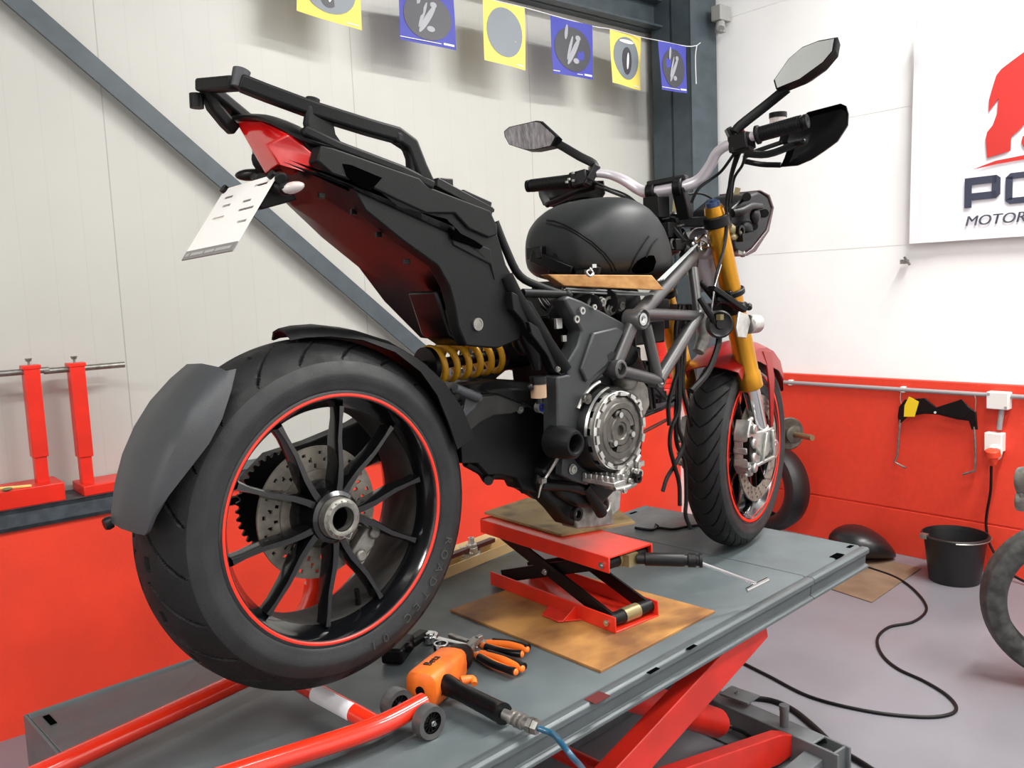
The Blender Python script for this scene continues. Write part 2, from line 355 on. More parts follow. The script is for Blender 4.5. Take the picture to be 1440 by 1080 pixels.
# ------------------------------------------------------------------ the lift
TY0, TY1, TX0, TX1 = -.3247, .501, -.3897, 1.6462
def lift():
    t = thing('scissor_lift', 'long grey scissor lift table with red arms, carrying the motorcycle', 'lift table', ((TX0+TX1)/2, .09, 0))
    b = MB(); z = H; xr = 1.30
    pr = [(TY0+.034,z),(TY0+.03,z-.003),(TY0+.026,z-.003),(TY0+.022,z),(TY0+.006,z),(TY0,z-.005),(TY0,z-.016),(TY0+.010,z-.024),(TY0+.012,z-.050),(TY0+.002,z-.055),(TY0+.002,z-.062),(TY0+.05,z-.066)]
    prf = [(TY1-(y-TY0), zz) for y, zz in pr][::-1]
    prof = pr + prf
    def seg(x0, x1): b.prism([V((x0, y, zz)) for y, zz in prof], (x1-x0, 0, 0))
    seg(TX0, xr); seg(xr+.003, TX1)
    obj('table_top', b, lift_m, t, bevel=.0015)
    b = MB(); b.box((TX0-.003, (TY0+TY1)/2, H-.065), (.006, TY1-TY0, .125)); b.box((TX0+.02, (TY0+TY1)/2, H-.125), (.045, TY1-TY0, .006))
    obj('end_plate', b, lift_m, t, bevel=.001)
    blk = M('slot_shadow', (5,5,6), .9, spec=0)
    for (u0,v0,u1,v1,wd) in ((912,947,925,939,.010),(967,913,978,907,.010),(1170,784,1184,779,.024),(1192,770,1199,767,.012),(884,722,897,720,.01)):
        a, c = Z(u0,v0,H+.0006), Z(u1,v1,H+.0006); b = MB()
        L = max((c-a).length, .02); m = (a+c)/2; b.box(m, (L, wd, .0012)); obj('slot', b, blk, t)
    b = MB(); b.box(Z(70,1012,H+.0006), (.012,.05,.0012)); obj('slot', b, blk, t)
    b = MB(); b.box(Z(840,981,H+.0006), (.045,.030,.0012)); obj('slot', b, M('slot_red', (84,14,12), .7), t, label='slot with the red arm showing through')
    # red arms (two pairs)
    for i, (ya, yb) in enumerate(((-.255,-.215),(.40,.36))):
        b = MB(); s = 1 if i == 0 else -1
        a0, a1 = V((-.25, ya, .14)), V((1.13, ya, H-.085)); b.bar(a0, a1, .045, .085)
        obj('scissor_arm', b, red_lift, t, bevel=.003)
        b = MB(); c0, c1 = V((-.3, ya+s*.055, H-.16)), V((1.31, ya+s*.055, .070)); b.bar(c0, c1, .04, .085); b.bar(c1, c1+(c1-c0).normalized()*.12, .04, .085, h2=.04)
        obj('scissor_arm', b, red_lift, t, bevel=.003)
    for x, zz in ((.98,.50),(.25,.35),(.72,.20)):
        b = MB(); b.cyl((x, -.20, zz), (x, .36, zz), .022); obj('cross_tube', b, red_lift, t)
    # base frame on the floor
    zf = .0
    b = MB()
    for y in (-.29, .33): b.box(((TX0+1.46)/2, y, .03), (1.46-TX0, .06, .06))
    obj('base_rail', b, lift_dark, t, bevel=.003)
    b = MB(); e0, e1 = Z(1036,990,.09), Z(1188,1056,.09); e0.z = e1.z = .045; ed = (e1-e0).normalized(); eq = V((-ed.y, ed.x, 0)); eq = eq if eq.x > 0 else -eq; e0 = e0-ed*.5
    b.bar(e0+eq*.03, e1+eq*.03, .008, .09); b.bar(e0-eq*.03, e1-eq*.03, .008, .09); b.bar(e0+V((0,0,.041)), e1-ed*.08+V((0,0,.041)), .06, .008)
    for tt in (.35,.62,.98): q = e0.lerp(e1, tt); b.bar(q-eq*.03, q+eq*.03, .008, .085)
    b.bar(e0-eq*.06-V((0,0,.039)), e1-eq*.06-V((0,0,.039)), .06, .006)
    obj('base_frame', b, lift_dark, t, bevel=.003)
    b = MB(); q = Z(1103,1030,.07); b.cyl(q, q+V((0,0,.07)), .013, 16); b.cyl(q+V((0,0,.07)), q+V((0,0,.085)), .0145, 16); obj('base_peg', b, lift_dark, t)
    b = MB(); q = Z(1040,986,.092) - V((0,.06,0)); b.box(q+V((0,.06,.02)), (.07,.10,.006)); b.bolt(q+V((0,.07,.023)), (0,0,1)); obj('base_bracket', b, lift_dark, t, bevel=.001)
    b = MB(); b.box((.60,.02,.015), (.03,.60,.03)); obj('floor_channel', b, steel, t)
    b = MB(); e = Xp(1012,1018,1.25); s0 = V((.7, e.y+.02, .44)); d = (e-s0).normalized()
    b.cyl(s0, e-d*.02, .042, 24); b.lathe([(0,.042),(.015,.036),(.02,.02),(.02,0)], e-d*.02, d, 24); obj('lift_cylinder', b, red_lift, t)
    b = MB(); b.cyl(e, e+d*.03, .013, 8); b.cyl(e+d*.03, e+d*.06, .010, 12); obj('cylinder_fitting', b, chrome, t)
    b = MB(); b.tube([e+d*.06, e+d*.11+V((0,-.01,0)), e+d*.18+V((0,-.05,-.01)), V((1.42,-.30,.08))], .006, 8, sub=6); obj('hydraulic_hose', b, rubber_hose, t)
lift()
# ------------------------------------------------------------------ tyres and wheels
def tyre_mesh(prof, R0, groove, n=900, depth=.0045, c=(0,0,0), st=0):
    """prof: half cross-section (y, r) from crown to bead; groove(theta, s) -> 0..1"""
    import numpy as np
    P = [V((y, r, 0)) for y, r in prof]; P2, _ = spline(P, 7)
    half = [(p.x, p.y) for p in P2]; full = [(-y, r) for y, r in half[::-1]] + half[1:]
    ws = [0]
    for i in range(1, len(full)): ws.append(ws[-1] + hypot(full[i][0]-full[i-1][0], full[i][1]-full[i-1][1]))
    mid = ws[-1]/2; S = [w-mid for w in ws]
    m = len(full); b = MB(); vs = []
    nor = []
    for i in range(m):
        a, c2 = full[max(i-1,0)], full[min(i+1,m-1)]; tx, ty = c2[0]-a[0], c2[1]-a[1]; L = hypot(tx, ty); nor.append((-ty/L, tx/L))
    for j in range(n):
        th = 2*PI*j/n; ct, stn = cos(th), sin(th)
        for i, (y, r) in enumerate(full):
            g = groove(th, S[i])*depth if abs(S[i]) < .125 else 0
            yy, rr = y - nor[i][0]*g, r - nor[i][1]*g
            vs.append(V((rr*ct, yy, rr*stn)))
    cs, sn = cos(st), sin(st)
    vs = [V((c[0]+v.x*cs-v.y*sn, c[1]+v.x*sn+v.y*cs, c[2]+v.z)) for v in vs]
    fs = []; mi = []
    for j in range(n):
        k = (j+1) % n
        for i in range(m-1): fs.append((j*m+i, j*m+i+1, k*m+i+1, k*m+i)); mi.append(0 if abs((S[i]+S[i+1])/2) > R0 else 1)
    o = len(b.v); b.v += vs; b.f += fs; b.m += mi; b.sm += [True]*len(fs)
    return b
def gfun(N, curve, s0, s1, w, r, alt=True, dash=True):  # swept rain grooves
    D = 2*PI/N
    def g(th, s):
        a = abs(s)
        best = 0
        if s0 < a < s1:
            off = D/2 if (s > 0 and alt) else 0
            x = (th - curve(a) + off) % D; x = min(x, D-x)*r
            taper = min(1, (a-s0)/.012, (s1-a)/.01); ww = w*max(.35, taper)
            if x < ww: best = max(best, 1-(x/ww)**4)
        if dash and .018 < a < .030:
            off = D/2 if s > 0 else 0
            x = (th + off + D*.35) % D; x = min(x, D-x)*r
            if x < .012: best = 1
        return best
    return g
# ------------------------------------------------------------------ the motorcycle
ZR = .4114 + H; ST = radians(10.07); XF, ZF = 1.4611, .30 + H
def xf(mb, T):
    mb.v = [T @ v for v in mb.v]; return mb
TR = Matrix.Translation((0,0,ZR)); TF = Matrix.Translation((XF,0,ZF)) @ Matrix.Rotation(ST, 4, 'Z')
bike = thing('motorcycle', 'stripped black motorcycle with gold forks, raised on the jack and rear stand', 'motorcycle', (.75,0,H))
def mir3(p): return V((p.x,-p.y,p.z))
def pol(r, a, y): return V((r*cos(radians(a)), y, r*sin(radians(a))))
def arc_text(mb, txt, r, a_start, step, y, size, T, tilt=0, depth=.0012):
    # letters run round the sidewall, read with their tops towards the rim's centre
    for i, ch in enumerate(txt):
        if ch == ' ': continue
        a = radians(a_start + step*i); c = V((r*cos(a), y, r*sin(a))); rad = V((cos(a), 0, sin(a))); tan = V((sin(a), 0, -cos(a)))
        k = MB(); k.text(ch, size, (0,0,0), (1,0,0), (0,1,0), depth=depth, align='CENTER', bold=.0004)
        ex, ey = tan, (rad + V((0,1,0))*tilt).normalized(); ez = ex.cross(ey)
        vs = [c + ex*v.x + ey*(v.y-size*.35) + ez*v.z for v in k.v]; k.v = [T @ v for v in vs]
        mb.v, o = mb.v + k.v, len(mb.v)
        for f in k.f: mb.f.append([o+j for j in f]); mb.m.append(0); mb.sm.append(False)
def spokes(mb, groups, half, r0, r1, y0, y1, w0, w1, d0, d1, ah=.45):
    for g in groups:
        for s in (-1, 1):
            rings = []
            for t in (0, .12, .3, .6, .85, 1):
                a = g + s*half*(ah + (1-ah)*min(1, t*1.6)) ; r = r0 + (r1-r0)*t
                p = pol(r, a, y0 + (y1-y0)*t); tn = V((-sin(radians(a)), 0, cos(radians(a)))); w = w0+(w1-w0)*t; d = d0+(d1-d0)*t
                if t == 1: w *= 1.7
                rings.append([p + tn*(w*.5*cx_) + V((0,1,0))*(dy*d) for cx_, dy in ((-.55,-.5),(.55,-.5),(1,-.1),(1,.5),(-1,.5),(-1,-.1))])
            mb.loft(rings, smooth=False)
def disc(mb, y, ro, ri, th, holes, n=180):
    # drilled disc: rows of cells, the ones at a hole left out
    rs = [ri + (ro-ri)*k/14 for k in range(15)]
    def skip(i, k):
        a = 2*PI*(i+.5)/n; r = (rs[k]+rs[k+1])/2
        for (ha, hr) in holes:
            if hypot(r*cos(a)-hr*cos(ha), r*sin(a)-hr*sin(ha)) < .0042: return True
        return False
    vs = [V((r*cos(2*PI*i/n), y+s*th/2, r*sin(2*PI*i/n))) for s in (-1,1) for i in range(n) for r in rs]; m = 15; N = n*m
    fs = []; sk = [[skip(i,k) for k in range(14)] for i in range(n)]
    for i in range(n):
        j = (i+1) % n
        for k in range(14):
            if sk[i][k]: continue
            a, b, c, d = i*m+k, i*m+k+1, j*m+k+1, j*m+k
            fs += [(a,b,c,d), (N+a,N+d,N+c,N+b)]
            if k == 0 or sk[i][k-1]: fs.append((a,d,N+d,N+a))
            if k == 13 or sk[i][k+1]: fs.append((b,N+b,N+c,c))
            if sk[i-1][k]: fs.append((a,N+a,N+b,b))
            if sk[j][k]: fs.append((d,c,N+c,N+d))
    mb.add(vs, fs); return mb
# rear wheel: rim is the part, the rest its sub-parts
b = MB()
prof = [(-.0885,.2285),(-.0895,.2245),(-.0875,.2155),(-.080,.2115),(-.068,.2075),(-.050,.1965),(-.02,.194),(.03,.194),(.055,.200),(.070,.208),(.080,.2115),(.0875,.2155),(.0895,.2245),(.0885,.2285),(.078,.2215),(.06,.213),(.0,.200),(-.05,.204),(-.078,.2215),(-.0885,.2285)]
b.lathe(prof[:6], (0,0,0), (0,1,0), 128); b.cm = 1; b.lathe(prof[5:10], (0,0,0), (0,1,0), 128); b.cm = 0; b.lathe(prof[9:], (0,0,0), (0,1,0), 128)
b.lathe([(-.072,.036),(-.074,.040),(-.070,.047),(-.055,.050),(-.035,.062),(-.01,.062),(.03,.05),(.075,.045),(.075,.02),(-.068,.024),(-.072,.036)], (0,0,0), (0,1,0), 64)
spokes(b, [63.6-72*k for k in range(5)], 17.5, .046, .199, -.046, -.052, .022, .0105, .036, .026)
barrel = M('matt_rim_barrel', (44,42,40), .6, spec=.3, var=.15, scale=20)
rw = obj('rear_wheel', xf(b, TR), [gloss_black, barrel], bike)
b = MB(); b.lathe([(-.0890,.2175),(-.0905,.2195),(-.0901,.2230),(-.0890,.2230),(-.0880,.2175),(-.0890,.2175)], (0,0,0), (0,1,0), 160); obj('rim_stripe', xf(b, TR), stripe_red, rw, label='thin red stripe round the rim')
PRr = [(0,.320),(.020,.3190),(.040,.3150),(.058,.3065),(.074,.2945),(.086,.2800),(.0945,.2620),(.0955,.2520),(.0925,.2400),(.0885,.2290),(.080,.2260)]
t = tyre_mesh(PRr, .098, gfun(21, lambda a: 4.2*max(a-.02,0)-14*max(a-.05,0)**2, .012, .096, .0032, .31), 1080, .006)
obj('tyre', xf(t, TR), [rubber_tread, rubber], rw)
for i_, ch_ in enumerate('ROADTEC 01'):
    if ch_ != ' ': b = MB(); arc_text(b, ch_, .2525, -22-6.4*i_, 0, -.0968, .0250, TR, tilt=.1); obj('tyre_letter', b, letter_m, rw)
b = MB(); hl = []
for k in range(20):
    for q, r in enumerate((.0865,.098,.110)): hl.append((2*PI*k/20 + q*.10, r))
disc(b, -.010, .1225, .078, .005, hl); b.lathe([(-.016,.052),(-.016,.080),(-.006,.080),(-.006,.052)], (0,0,0), (0,1,0), 40)
obj('brake_disc', xf(b, TR), disc_m, rw)
b = MB(); b.lathe([(-.094,.0225),(-.095,.0255),(-.095,.030),(-.091,.033),(-.090,.0365),(-.080,.0375),(-.072,.0375),(-.072,.0225),(-.094,.0225)], (0,0,0), (0,1,0), 48)
for k in range(16): b.cyl(pol(.0315, k*22.5, -.0945), pol(.0315, k*22.5, -.090), .0016, 6)
b.tube([pol(.031,-62,-.097), pol(.038,-78,-.097), pol(.031,-98,-.097)], .0012, 6)
obj('axle_nut', xf(b, TR), alu_dull, rw)
b = MB(); b.lathe([(-.0925,.0205),(-.0925,.0230),(.08,.0230),(.08,.0205)], (0,0,0), (0,1,0), 32); b.lathe([(.07,0),(.07,.0206)], (0,0,0), (0,1,0), 32); obj('hollow_axle', xf(b, TR), black_metal, rw)
b = MB(); a = -73; b.cyl(pol(.196,a,-.035), pol(.185,a,-.040), .0055, 12); b.cyl(pol(.187,a,-.0395), pol(.172,a,-.045), .0036, 12); b.cyl(pol(.176,a,-.0435), pol(.160,a,-.049), .0052, 12)
obj('valve_stem', xf(b, TR), black_metal, rw)
# left-hand drive side behind the wheel: caliper, sprocket, chain guard, swingarm
b = MB(); n = 41; ro = []
for k in range(n*4):
    r = .098 + (.005 if k % 4 in (1,2) else -.002); ro.append(pol(r, 360*k/(n*4), .104))
b.prism(ro, (0,.006,0)); obj('sprocket', xf(b, TR), black_metal, bike)
b = MB(); b.lathe([(.070,.02),(.070,.052),(.135,.058),(.150,.05),(.150,.02)], (0,0,0), (0,1,0), 40); obj('hub_carrier', xf(b, TR), dirty_black, bike)
b = MB()
for a0, a1 in ((38,76),): pass
q = [pol(.080,-22,-.002), pol(.126,-20,-.002), pol(.134,-40,-.002), pol(.132,-62,-.002), pol(.085,-66,-.002)]
b.prism(q, (0,.05,0)); q = [pol(.10,-26,-.034), pol(.128,-26,-.034), pol(.134,-40,-.034), pol(.130,-58,-.034), pol(.10,-60,-.034)]; b.prism(q, (0,.030,0)); b.cyl(pol(.118,-30,-.034), pol(.118,-30,-.042), .012, 16); b.cyl(pol(.118,-54,-.034), pol(.118,-54,-.042), .012, 16)
obj('rear_caliper', xf(b, TR), alu_dull, bike, bevel=.004)
b = MB(); b.tube([V((.05,.085,ZR-.12)), V((.06,.085,ZR-.155)), V((.075,.085,ZR-.19))], .003, 8); obj('caliper_hose', b, rubber_hose, bike)
b = MB()
rings = []
for x, y, z, wy, hz in ((-.055,.165,.0,.05,.10),(0,.168,.012,.055,.155),(.09,.172,.035,.055,.13),(.20,.175,.07,.055,.105),(.30,.150,.11,.09,.105),(.37,.05,.135,.18,.12),(.43,.01,.14,.15,.12),(.52,.0,.13,.14,.12)):
    rings.append([V((x, y+wy*cy_, ZR+z+hz*cz_)) for cy_, cz_ in ((-.5,-.35),(-.38,-.5),(.38,-.5),(.5,-.35),(.5,.35),(.38,.5),(-.38,.5),(-.5,.35))])
b.loft(rings, smooth=False)
obj('swingarm', b, dirty_black, bike, bevel=.004)
# right-hand side web of the swingarm, with its two openings left as gaps
def plate(name, pts, y, th, mat, parent=bike, bevel=.002, **k):
    b = MB(); b.prism([U(u,v,y) for u,v in pts], (0,th,0)); return obj(name, b, mat, parent, bevel=bevel, **k)
plate('swingarm_lit_facet', [(646,574),(662,560),(700,556),(742,572),(720,582),(696,584),(676,594),(650,616)], -.082, .02, M('lit_facet_grey', (40,40,39), .5, spec=.3, var=.2, scale=20))  # raised facet; its lighter grey paints in the light on the sloping top
plate('swingarm_web', [(640,568),(662,556),(700,553),(745,572),(790,590),(793,640),(790,690),(765,696),(735,688),(727,672),(706,667),(687,668),(672,651),(650,652),(648,620)], -.075, .05, black_metal)
b = MB(); b.prism([U(u,v,-.085) for u,v in ((676,559),(668,574),(650,590),(655,560),(664,548))], (0,.03,0)); b.bolt(U(672,559,-.087), (0,-1,0), .008, .006)
b.tube([U(640,546,-.09), U(672,559,-.09)], .010, 10); obj('swingarm_bracket', b, grey_pl, bike, bevel=.002)
b = MB()
for pts in (((655,650),(676,662),(686,676),(694,668),(726,673),(738,690)),): b.tube([U(u,v,-.05) for u,v in pts], .010, 8, sub=3)
b.tube([U(687,676,-.07), U(687,676,-.03)], .010, 10); obj('suspension_linkage', b, black_metal, bike)
b = MB(); b.tube([U(645,548,-.08), U(690,556,-.06), U(733,572,-.05)], .006, 8, sub=4); b.cyl(U(730,570,-.06), U(742,574,-.06), .011, 12); obj('brake_pipe', b, black_metal, bike)
b = MB(); b.lathe([(0,.006),(0,.012),(.012,.012),(.012,.006)], U(762,573,-.13), (0,1,0), 20); b.bar(U(766,577,-.12), U(780,583,-.12), .012, .016); obj('link_rod_end', b, alu, bike)
b = MB(); b.bolt(U(731,576,-.078), (0,-1,0), .007); obj('pipe_bolt', b, alu, bike)
b = MB(); b.lathe([(-.001,.0045),(-.001,.009),(.003,.009),(.003,.0045)], U(762,573,-.13), (0,1,0), 20); obj('blue_bearing_race', b, blue_anod, bike)
# rear hugger above the tyre and the flap behind it
b = MB(); rows = []
for a, e, wv, sk in ((98,.012,.030,.004),(94,.013,.045,.004),(87,.013,.062,.005),(77,.012,.078,.006),(65,.011,.090,.010),(53,.010,.097,.018),(42,.010,.100,.030),(30,.010,.102,.045),(18,.010,.102,.05)):
    r = .320+e; rows.append([pol(r-.006-sk, a, -wv-.003), pol(r-.006, a, -wv), pol(r+.004, a, -wv*.7), pol(r+.010, a, 0), pol(r+.004, a, wv*.7), pol(r-.010, a, wv)])
b.sheet(rows, .004); obj('rear_hugger', xf(b, TR), black_pl, bike)
b = MB(); rows = []
for a, yl, yr, sk in ((124,.062,-.085,.004),(130,.066,-.098,.020),(138,.070,-.104,.036),(146,.068,-.104,.040),(154,.064,-.100,.032),(162,.058,-.094,.018),(169,.053,-.086,.004),(172,.050,-.080,.002)):
    r = .346; rows.append([pol(r-.012, a, yl+.004), pol(r, a, yl-.01), pol(r+.004, a, (yl+yr)/2), pol(r-.001, a, yr+.022), pol(r-.008, a, yr+.004), pol(r-.008-sk*.5, a-1, yr-.003), pol(r-.008-sk, a-2, yr-.006)])
b.sheet(rows, .005); ff = obj('rear_mud_flap', xf(b, TR), grey_pl, bike)
b = MB(); b.lathe([(0,0),(0,.010),(.007,.011),(.012,.009),(.012,0)], TR @ pol(.345,172.0,.046), (-1,0,-.2), 16); obj('flap_grommet', b, rubber_hose, ff)
b = MB(); b.tube([TR @ pol(.335,170,.06), V((-.20,.15,ZR+.02)), V((-.06,.165,ZR+.01))], .009, 8, sub=4); obj('flap_stay', b, black_metal, bike)
# shock absorber with its ochre spring
b = MB(); s0, s1 = U(604,514,.03), U(700,498,.03); d = (s1-s0).normalized(); e1 = d.orthogonal().normalized(); e2 = d.cross(e1); pts = []
for i in range(6*24+1): a = 2*PI*i/24; pts.append(s0 + d*((s1-s0).length*i/144) + e1*.036*cos(a) + e2*.036*sin(a))
b.tube(pts, .0075, 10); sh = subgroup('rear_shock', bike, s0); obj('spring', b, gold_spring, sh)
b = MB(); b.cyl(s0-d*.05, s1+d*.06, .012, 20); b.cyl(s1-d*.0, s1+d*.08, .040, 24); b.cyl(s0-d*.012, s0, .04, 24); obj('damper', b, black_metal, sh)
# tail unit
def ringsec(x, w, zt, zb, wb, zs=None):
    zs = zs if zs is not None else zt-.02
    return [V((x,-w*.86,zt)), V((x,-w,zs)), V((x,-w*.98,zs-(zs-zb)*.45)), V((x,-wb,zb)), V((x,wb,zb)), V((x,w*.98,zs-(zs-zb)*.45)), V((x,w,zs)), V((x,w*.86,zt))]
# side panel outline (right) and underside, taken at their own distance from the centre line
T_ = []   # stations: top edge px, side edge px (where side turns under), bottom px on the centre line
ST_ = [ ((424,194,.088),(432,210,.096),(386,250,.050)),
        ((440,200,.098),(452,228,.105),(413,290,.056)),
        ((480,216,.108),(496,266,.115),(452,317,.062)),
        ((545,242,.120),(556,318,.125),(507,362,.068)),
        ((610,270,.125),(615,366,.130),(566,412,.074)),
        ((660,288,.128),(652,420,.130),(594,446,.078)),
        ((700,315,.128),(700,478,.125),(634,480,.080)) ]
rings = []
for (a, c, e) in ST_:
    def mir(p): return V((p.x,-p.y,p.z))
    A, C_, E_ = U(a[0],a[1],-a[2]), U(c[0],c[1],-c[2]), mir(U(e[0],e[1],e[2]))
    m = A.lerp(C_, .5); m.y -= .003
    rings.append([V((A.x,0,A.z-.004)), A, m, C_, E_, V((E_.x+.01,0,E_.z+.002)), mir(E_), mir(C_), mir(m), mir(A)])
b = MB(); n = 10
for i in range(len(rings)-1):
    for j in range(n):
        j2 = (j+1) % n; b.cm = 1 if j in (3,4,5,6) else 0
        b.add([rings[i][j], rings[i][j2], rings[i+1][j2], rings[i+1][j]], [(0,1,2,3)])
b.cm = 0; b.add(rings[0], [tuple(range(n))]); b.add(rings[-1], [tuple(range(n))[::-1]])
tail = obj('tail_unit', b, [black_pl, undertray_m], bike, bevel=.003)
def tpl(name, pts, y, th, mat=black_satin, bevel=.003, **k): return plate(name, pts, y, th, mat, tail, bevel, **k)
tpl('side_panel', [(452,204),(470,208),(590,250),(602,262),(690,296),(697,312),(700,330),(688,334),(660,322),(640,300),(600,300),(560,282),(520,262),(468,245),(446,226)], -.142, .03, black_pl)
tpl('side_panel', [(470,248),(530,268),(560,292),(628,310),(638,345),(690,372),(697,395),(690,350),(642,330),(640,318),(560,284)], -.139, .02, black_pl)
tpl('side_panel', [(496,262),(560,275),(640,300),(700,330),(712,372),(728,400),(742,440),(730,478),(700,490),(656,486),(645,460),(640,430),(632,402),(616,374),(566,338),(514,296)], -.136, .03, black_pl)
tpl('under_box', [(612,409),(636,408),(662,430),(700,470),(690,488),(652,486),(632,472),(622,440)], -.086, .09, black_satin, .006)
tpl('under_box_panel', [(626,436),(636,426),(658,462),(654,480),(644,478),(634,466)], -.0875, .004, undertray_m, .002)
tpl('air_opening', [(482,230),(495,232),(538,250),(522,268),(505,262),(488,248)], -.1435, .004, M('vent_dark', (3,3,3), .9, spec=0), .001)
tpl('air_opening', [(632,320),(668,338),(680,346),(676,350),(636,336)], -.1425, .004, M('vent_dark_b', (3,3,3), .9, spec=0), .001)
b = MB(); b.lathe([(0,0),(0,.012),(.004,.0125),(.004,.009),(.003,.009),(.003,0)], U(671,456,-.136), (0,-1,0), 24); b.bar(U(668,458,-.1405), U(674,454,-.1405), .002, .002, up=(0,1,0)); obj('seat_lock', b, steel, tail)
b = MB(); bx = [U(612,250,-.10), U(640,258,-.10), U(690,290,-.10)]
b.bar(U(608,257,-.115), U(686,299,-.115), .03, .018, up=(0,0,1)); b.bar(U(606,274,-.03), U(668,300,-.03), .12, .008); b.box(U(622,258,-.11), (.03,.03,.016)); b.bar(U(640,272,-.06), U(680,290,-.06), .05, .012); obj('seat_base', b, black_satin, tail, bevel=.002)
# clips along the underside
b = MB()
for u,v,y in ((452,275,-.095),(497,298,-.10),(532,330,-.10),(572,368,-.10)):
    b = MB(); b.box(U(u,v,y), (.012,.006,.010)); obj('underside_clip', b, black_satin, tail, bevel=.001)
# grab rail and rack
b = MB()
q0 = [U(337,116,-.055), U(375,131,-.072), U(440,155,-.095), U(520,180,-.115), U(556,190,-.12), U(576,204,-.124), U(588,236,-.127), U(599,260,-.128)]
b.strip(q0, .030, .026)
b.strip([U(335,117,-.050), U(310,119,.01), U(286,121,.065)], .034, .022, up=(0,0,1))
b.strip([U(288,118,.065), U(294,134,.072), U(300,150,.076), U(318,172,.078), U(330,184,.080)], .024, .022, up=(1,0,.3))
w_ = [(428,148),(474,162),(464,174),(467,190),(480,208),(440,200),(428,188),(424,174)]
b.prism([U(u,v,-.094) for u,v in w_], (0,-.014,0))
b.strip([U(424,184,-.098), U(470,206,-.110), U(560,240,-.122), U(606,262,-.130)], .030, .018)
b.prism([U(u,v,-.118) for u,v in ((550,186),(572,192),(586,216),(601,258),(596,264),(570,252),(567,206),(550,202))], (0,-.018,0))
rr = [mir3(p) for p in q0]
b.strip([U(290,122,.065)] + rr[2:], .026, .020); b.strip([mir3(U(444,160,-.10)), mir3(U(458,206,-.11))], .030, .02, up=(1,0,0))
gr = obj('grab_rail', b, black_pl, bike, bevel=.005, seg=3)
b = MB(); b.cyl(U(334,124,-.05), U(340,99,-.05), .0125, 20, .0145); obj('rack_mount', b, grey_pl, gr)
b = MB(); b.cyl(U(438,152,-.09), U(440,139,-.09), .012, 16); obj('rack_mount', b, black_pl, gr)
b = MB(); b.tube([U(276,132,.078), U(277,152,.078)], .012, 12); obj('rack_mount', b, black_pl, gr)
# tail light: a V-shaped lens that wraps round the tail
A, B_, C_ = U(329,168,.088), U(392,188,-.075), U(443,219,-.112); D_, E_, F_ = U(372,244,.0), U(428,242,-.100), U(360,232,.03)
G_ = U(366,170,-.0)
b = MB(); o_ = V((.05,0,-.01))
P0 = [A, G_, U(405,189,-.085), C_, E_, U(392,232,-.06), D_]
nn = MB(); nn.prism(P0, (.06,0,0))
cen = sum(P0, V((0,0,0)))/len(P0) + V((-.02,0,.004))
b.add(P0+[cen], [(i,(i+1)%7,7) for i in range(7)]); b.add(P0+[p+V((.06,0,0)) if i!=3 else p+V((.02,.02,0)) for i,p in enumerate(P0)], [(i,(i+1)%7,7+(i+1)%7,7+i) for i in range(7)] + [(7,8,9,10,11,12,13)])
tl = obj('tail_light', b, light_red, bike, bevel=.003, label='red wedge-shaped tail light')
b = MB(); b.tube([U(329,166,.085), U(366,166,.0)+V((.01,0,0)), U(402,180,-.06)+V((.01,0,0)), U(428,193,-.095), U(470,207,-.115)], [(.006,.010),(.007,.022),(.008,.026),(.007,.018),(.006,.01)], 10, sub=4, flat=(0,0,1)); obj('tail_cap', b, black_satin, tail)
# number plate holder, plate, indicators
TLc, TRc, BRc, BLc = U(316,266,.09), U(390.5,243.7,-.09), U(323,354.5,-.09), U(255,366,.09)
ex = (TRc-TLc); ey = (BLc-TLc); nz = ex.cross(ey).normalized()
def PP(a, c, o=0): return TLc + ex*a + ey*c + nz*o
sg = 1 if nz.dot(CAM-TLc) > 0 else -1
b = MB()
# pressed plate with slots left open: strips between the slots
slots = [(.13,.16,.30),(.66,.10,.90),(.20,.29,.36),(.60,.30,.76),(.62,.42,.90),(.14,.46,.38),(.74,.60,.92)]
xs = sorted({0,1,.13,.30,.66,.90,.20,.36,.60,.76,.62,.14,.38,.74,.92}); ys = sorted({0,.88} | {round(c-.017,4) for _,c,_ in slots} | {round(c+.017,4) for _,c,_ in slots})
def inslot(x, y): return any(a < x < a1 and abs(y-c) < .0169 for a, c, a1 in slots)
for i in range(len(xs)-1):
    for j in range(len(ys)-1):
        if not inslot((xs[i]+xs[i+1])/2, (ys[j]+ys[j+1])/2):
            q = [PP(xs[i],ys[j]), PP(xs[i+1],ys[j]), PP(xs[i+1],ys[j+1]), PP(xs[i],ys[j+1])]; b.prism(q, nz*.0016)
pl = subgroup('plate_holder', bike, TLc); obj('back_plate', b, white_pl, pl)
b = MB(); b.prism([PP(0,.88), PP(1,.88), PP(1,1), PP(0,1)], nz*.002); obj('lower_strip', b, M('grey_strip', (120,118,116), .45), pl, label='grey strip with small worn print')
b = MB(); random.seed(3); x_ = .05
while x_ < .93:
    w_ = random.choice((.012,.016,.02)); oo = .0024 if sg > 0 else -.0008
    if random.random() > .12: b.prism([PP(x_,.925,oo), PP(x_+w_,.925,oo), PP(x_+w_,.965,oo), PP(x_,.965,oo)], nz*.0004)
    x_ += w_+.010
obj('strip_print', b, M('strip_print', (176,174,170), .5), pl, label='worn illegible small print')
for (a, c) in ((.0,.02),(.90,.02)):
    b = MB(); b.cyl(PP(a+.03,c,-.006), PP(a+.03,c,.008), .008, 14); obj('plate_screw', b, black_metal, pl)
b = MB()
b.bar(U(402,266,-.03), U(376,252,.0), .07, .02); b.bar(U(402,262,-.05), U(362,292,-.05), .02, .055, h2=.01); b.bar(U(362,252,.08), U(405,264,-.085), .018, .02); b.cyl(U(394,250,-.06), U(396,252,-.10), .011, 16)
obj('plate_bracket', b, black_pl, bike, bevel=.003)
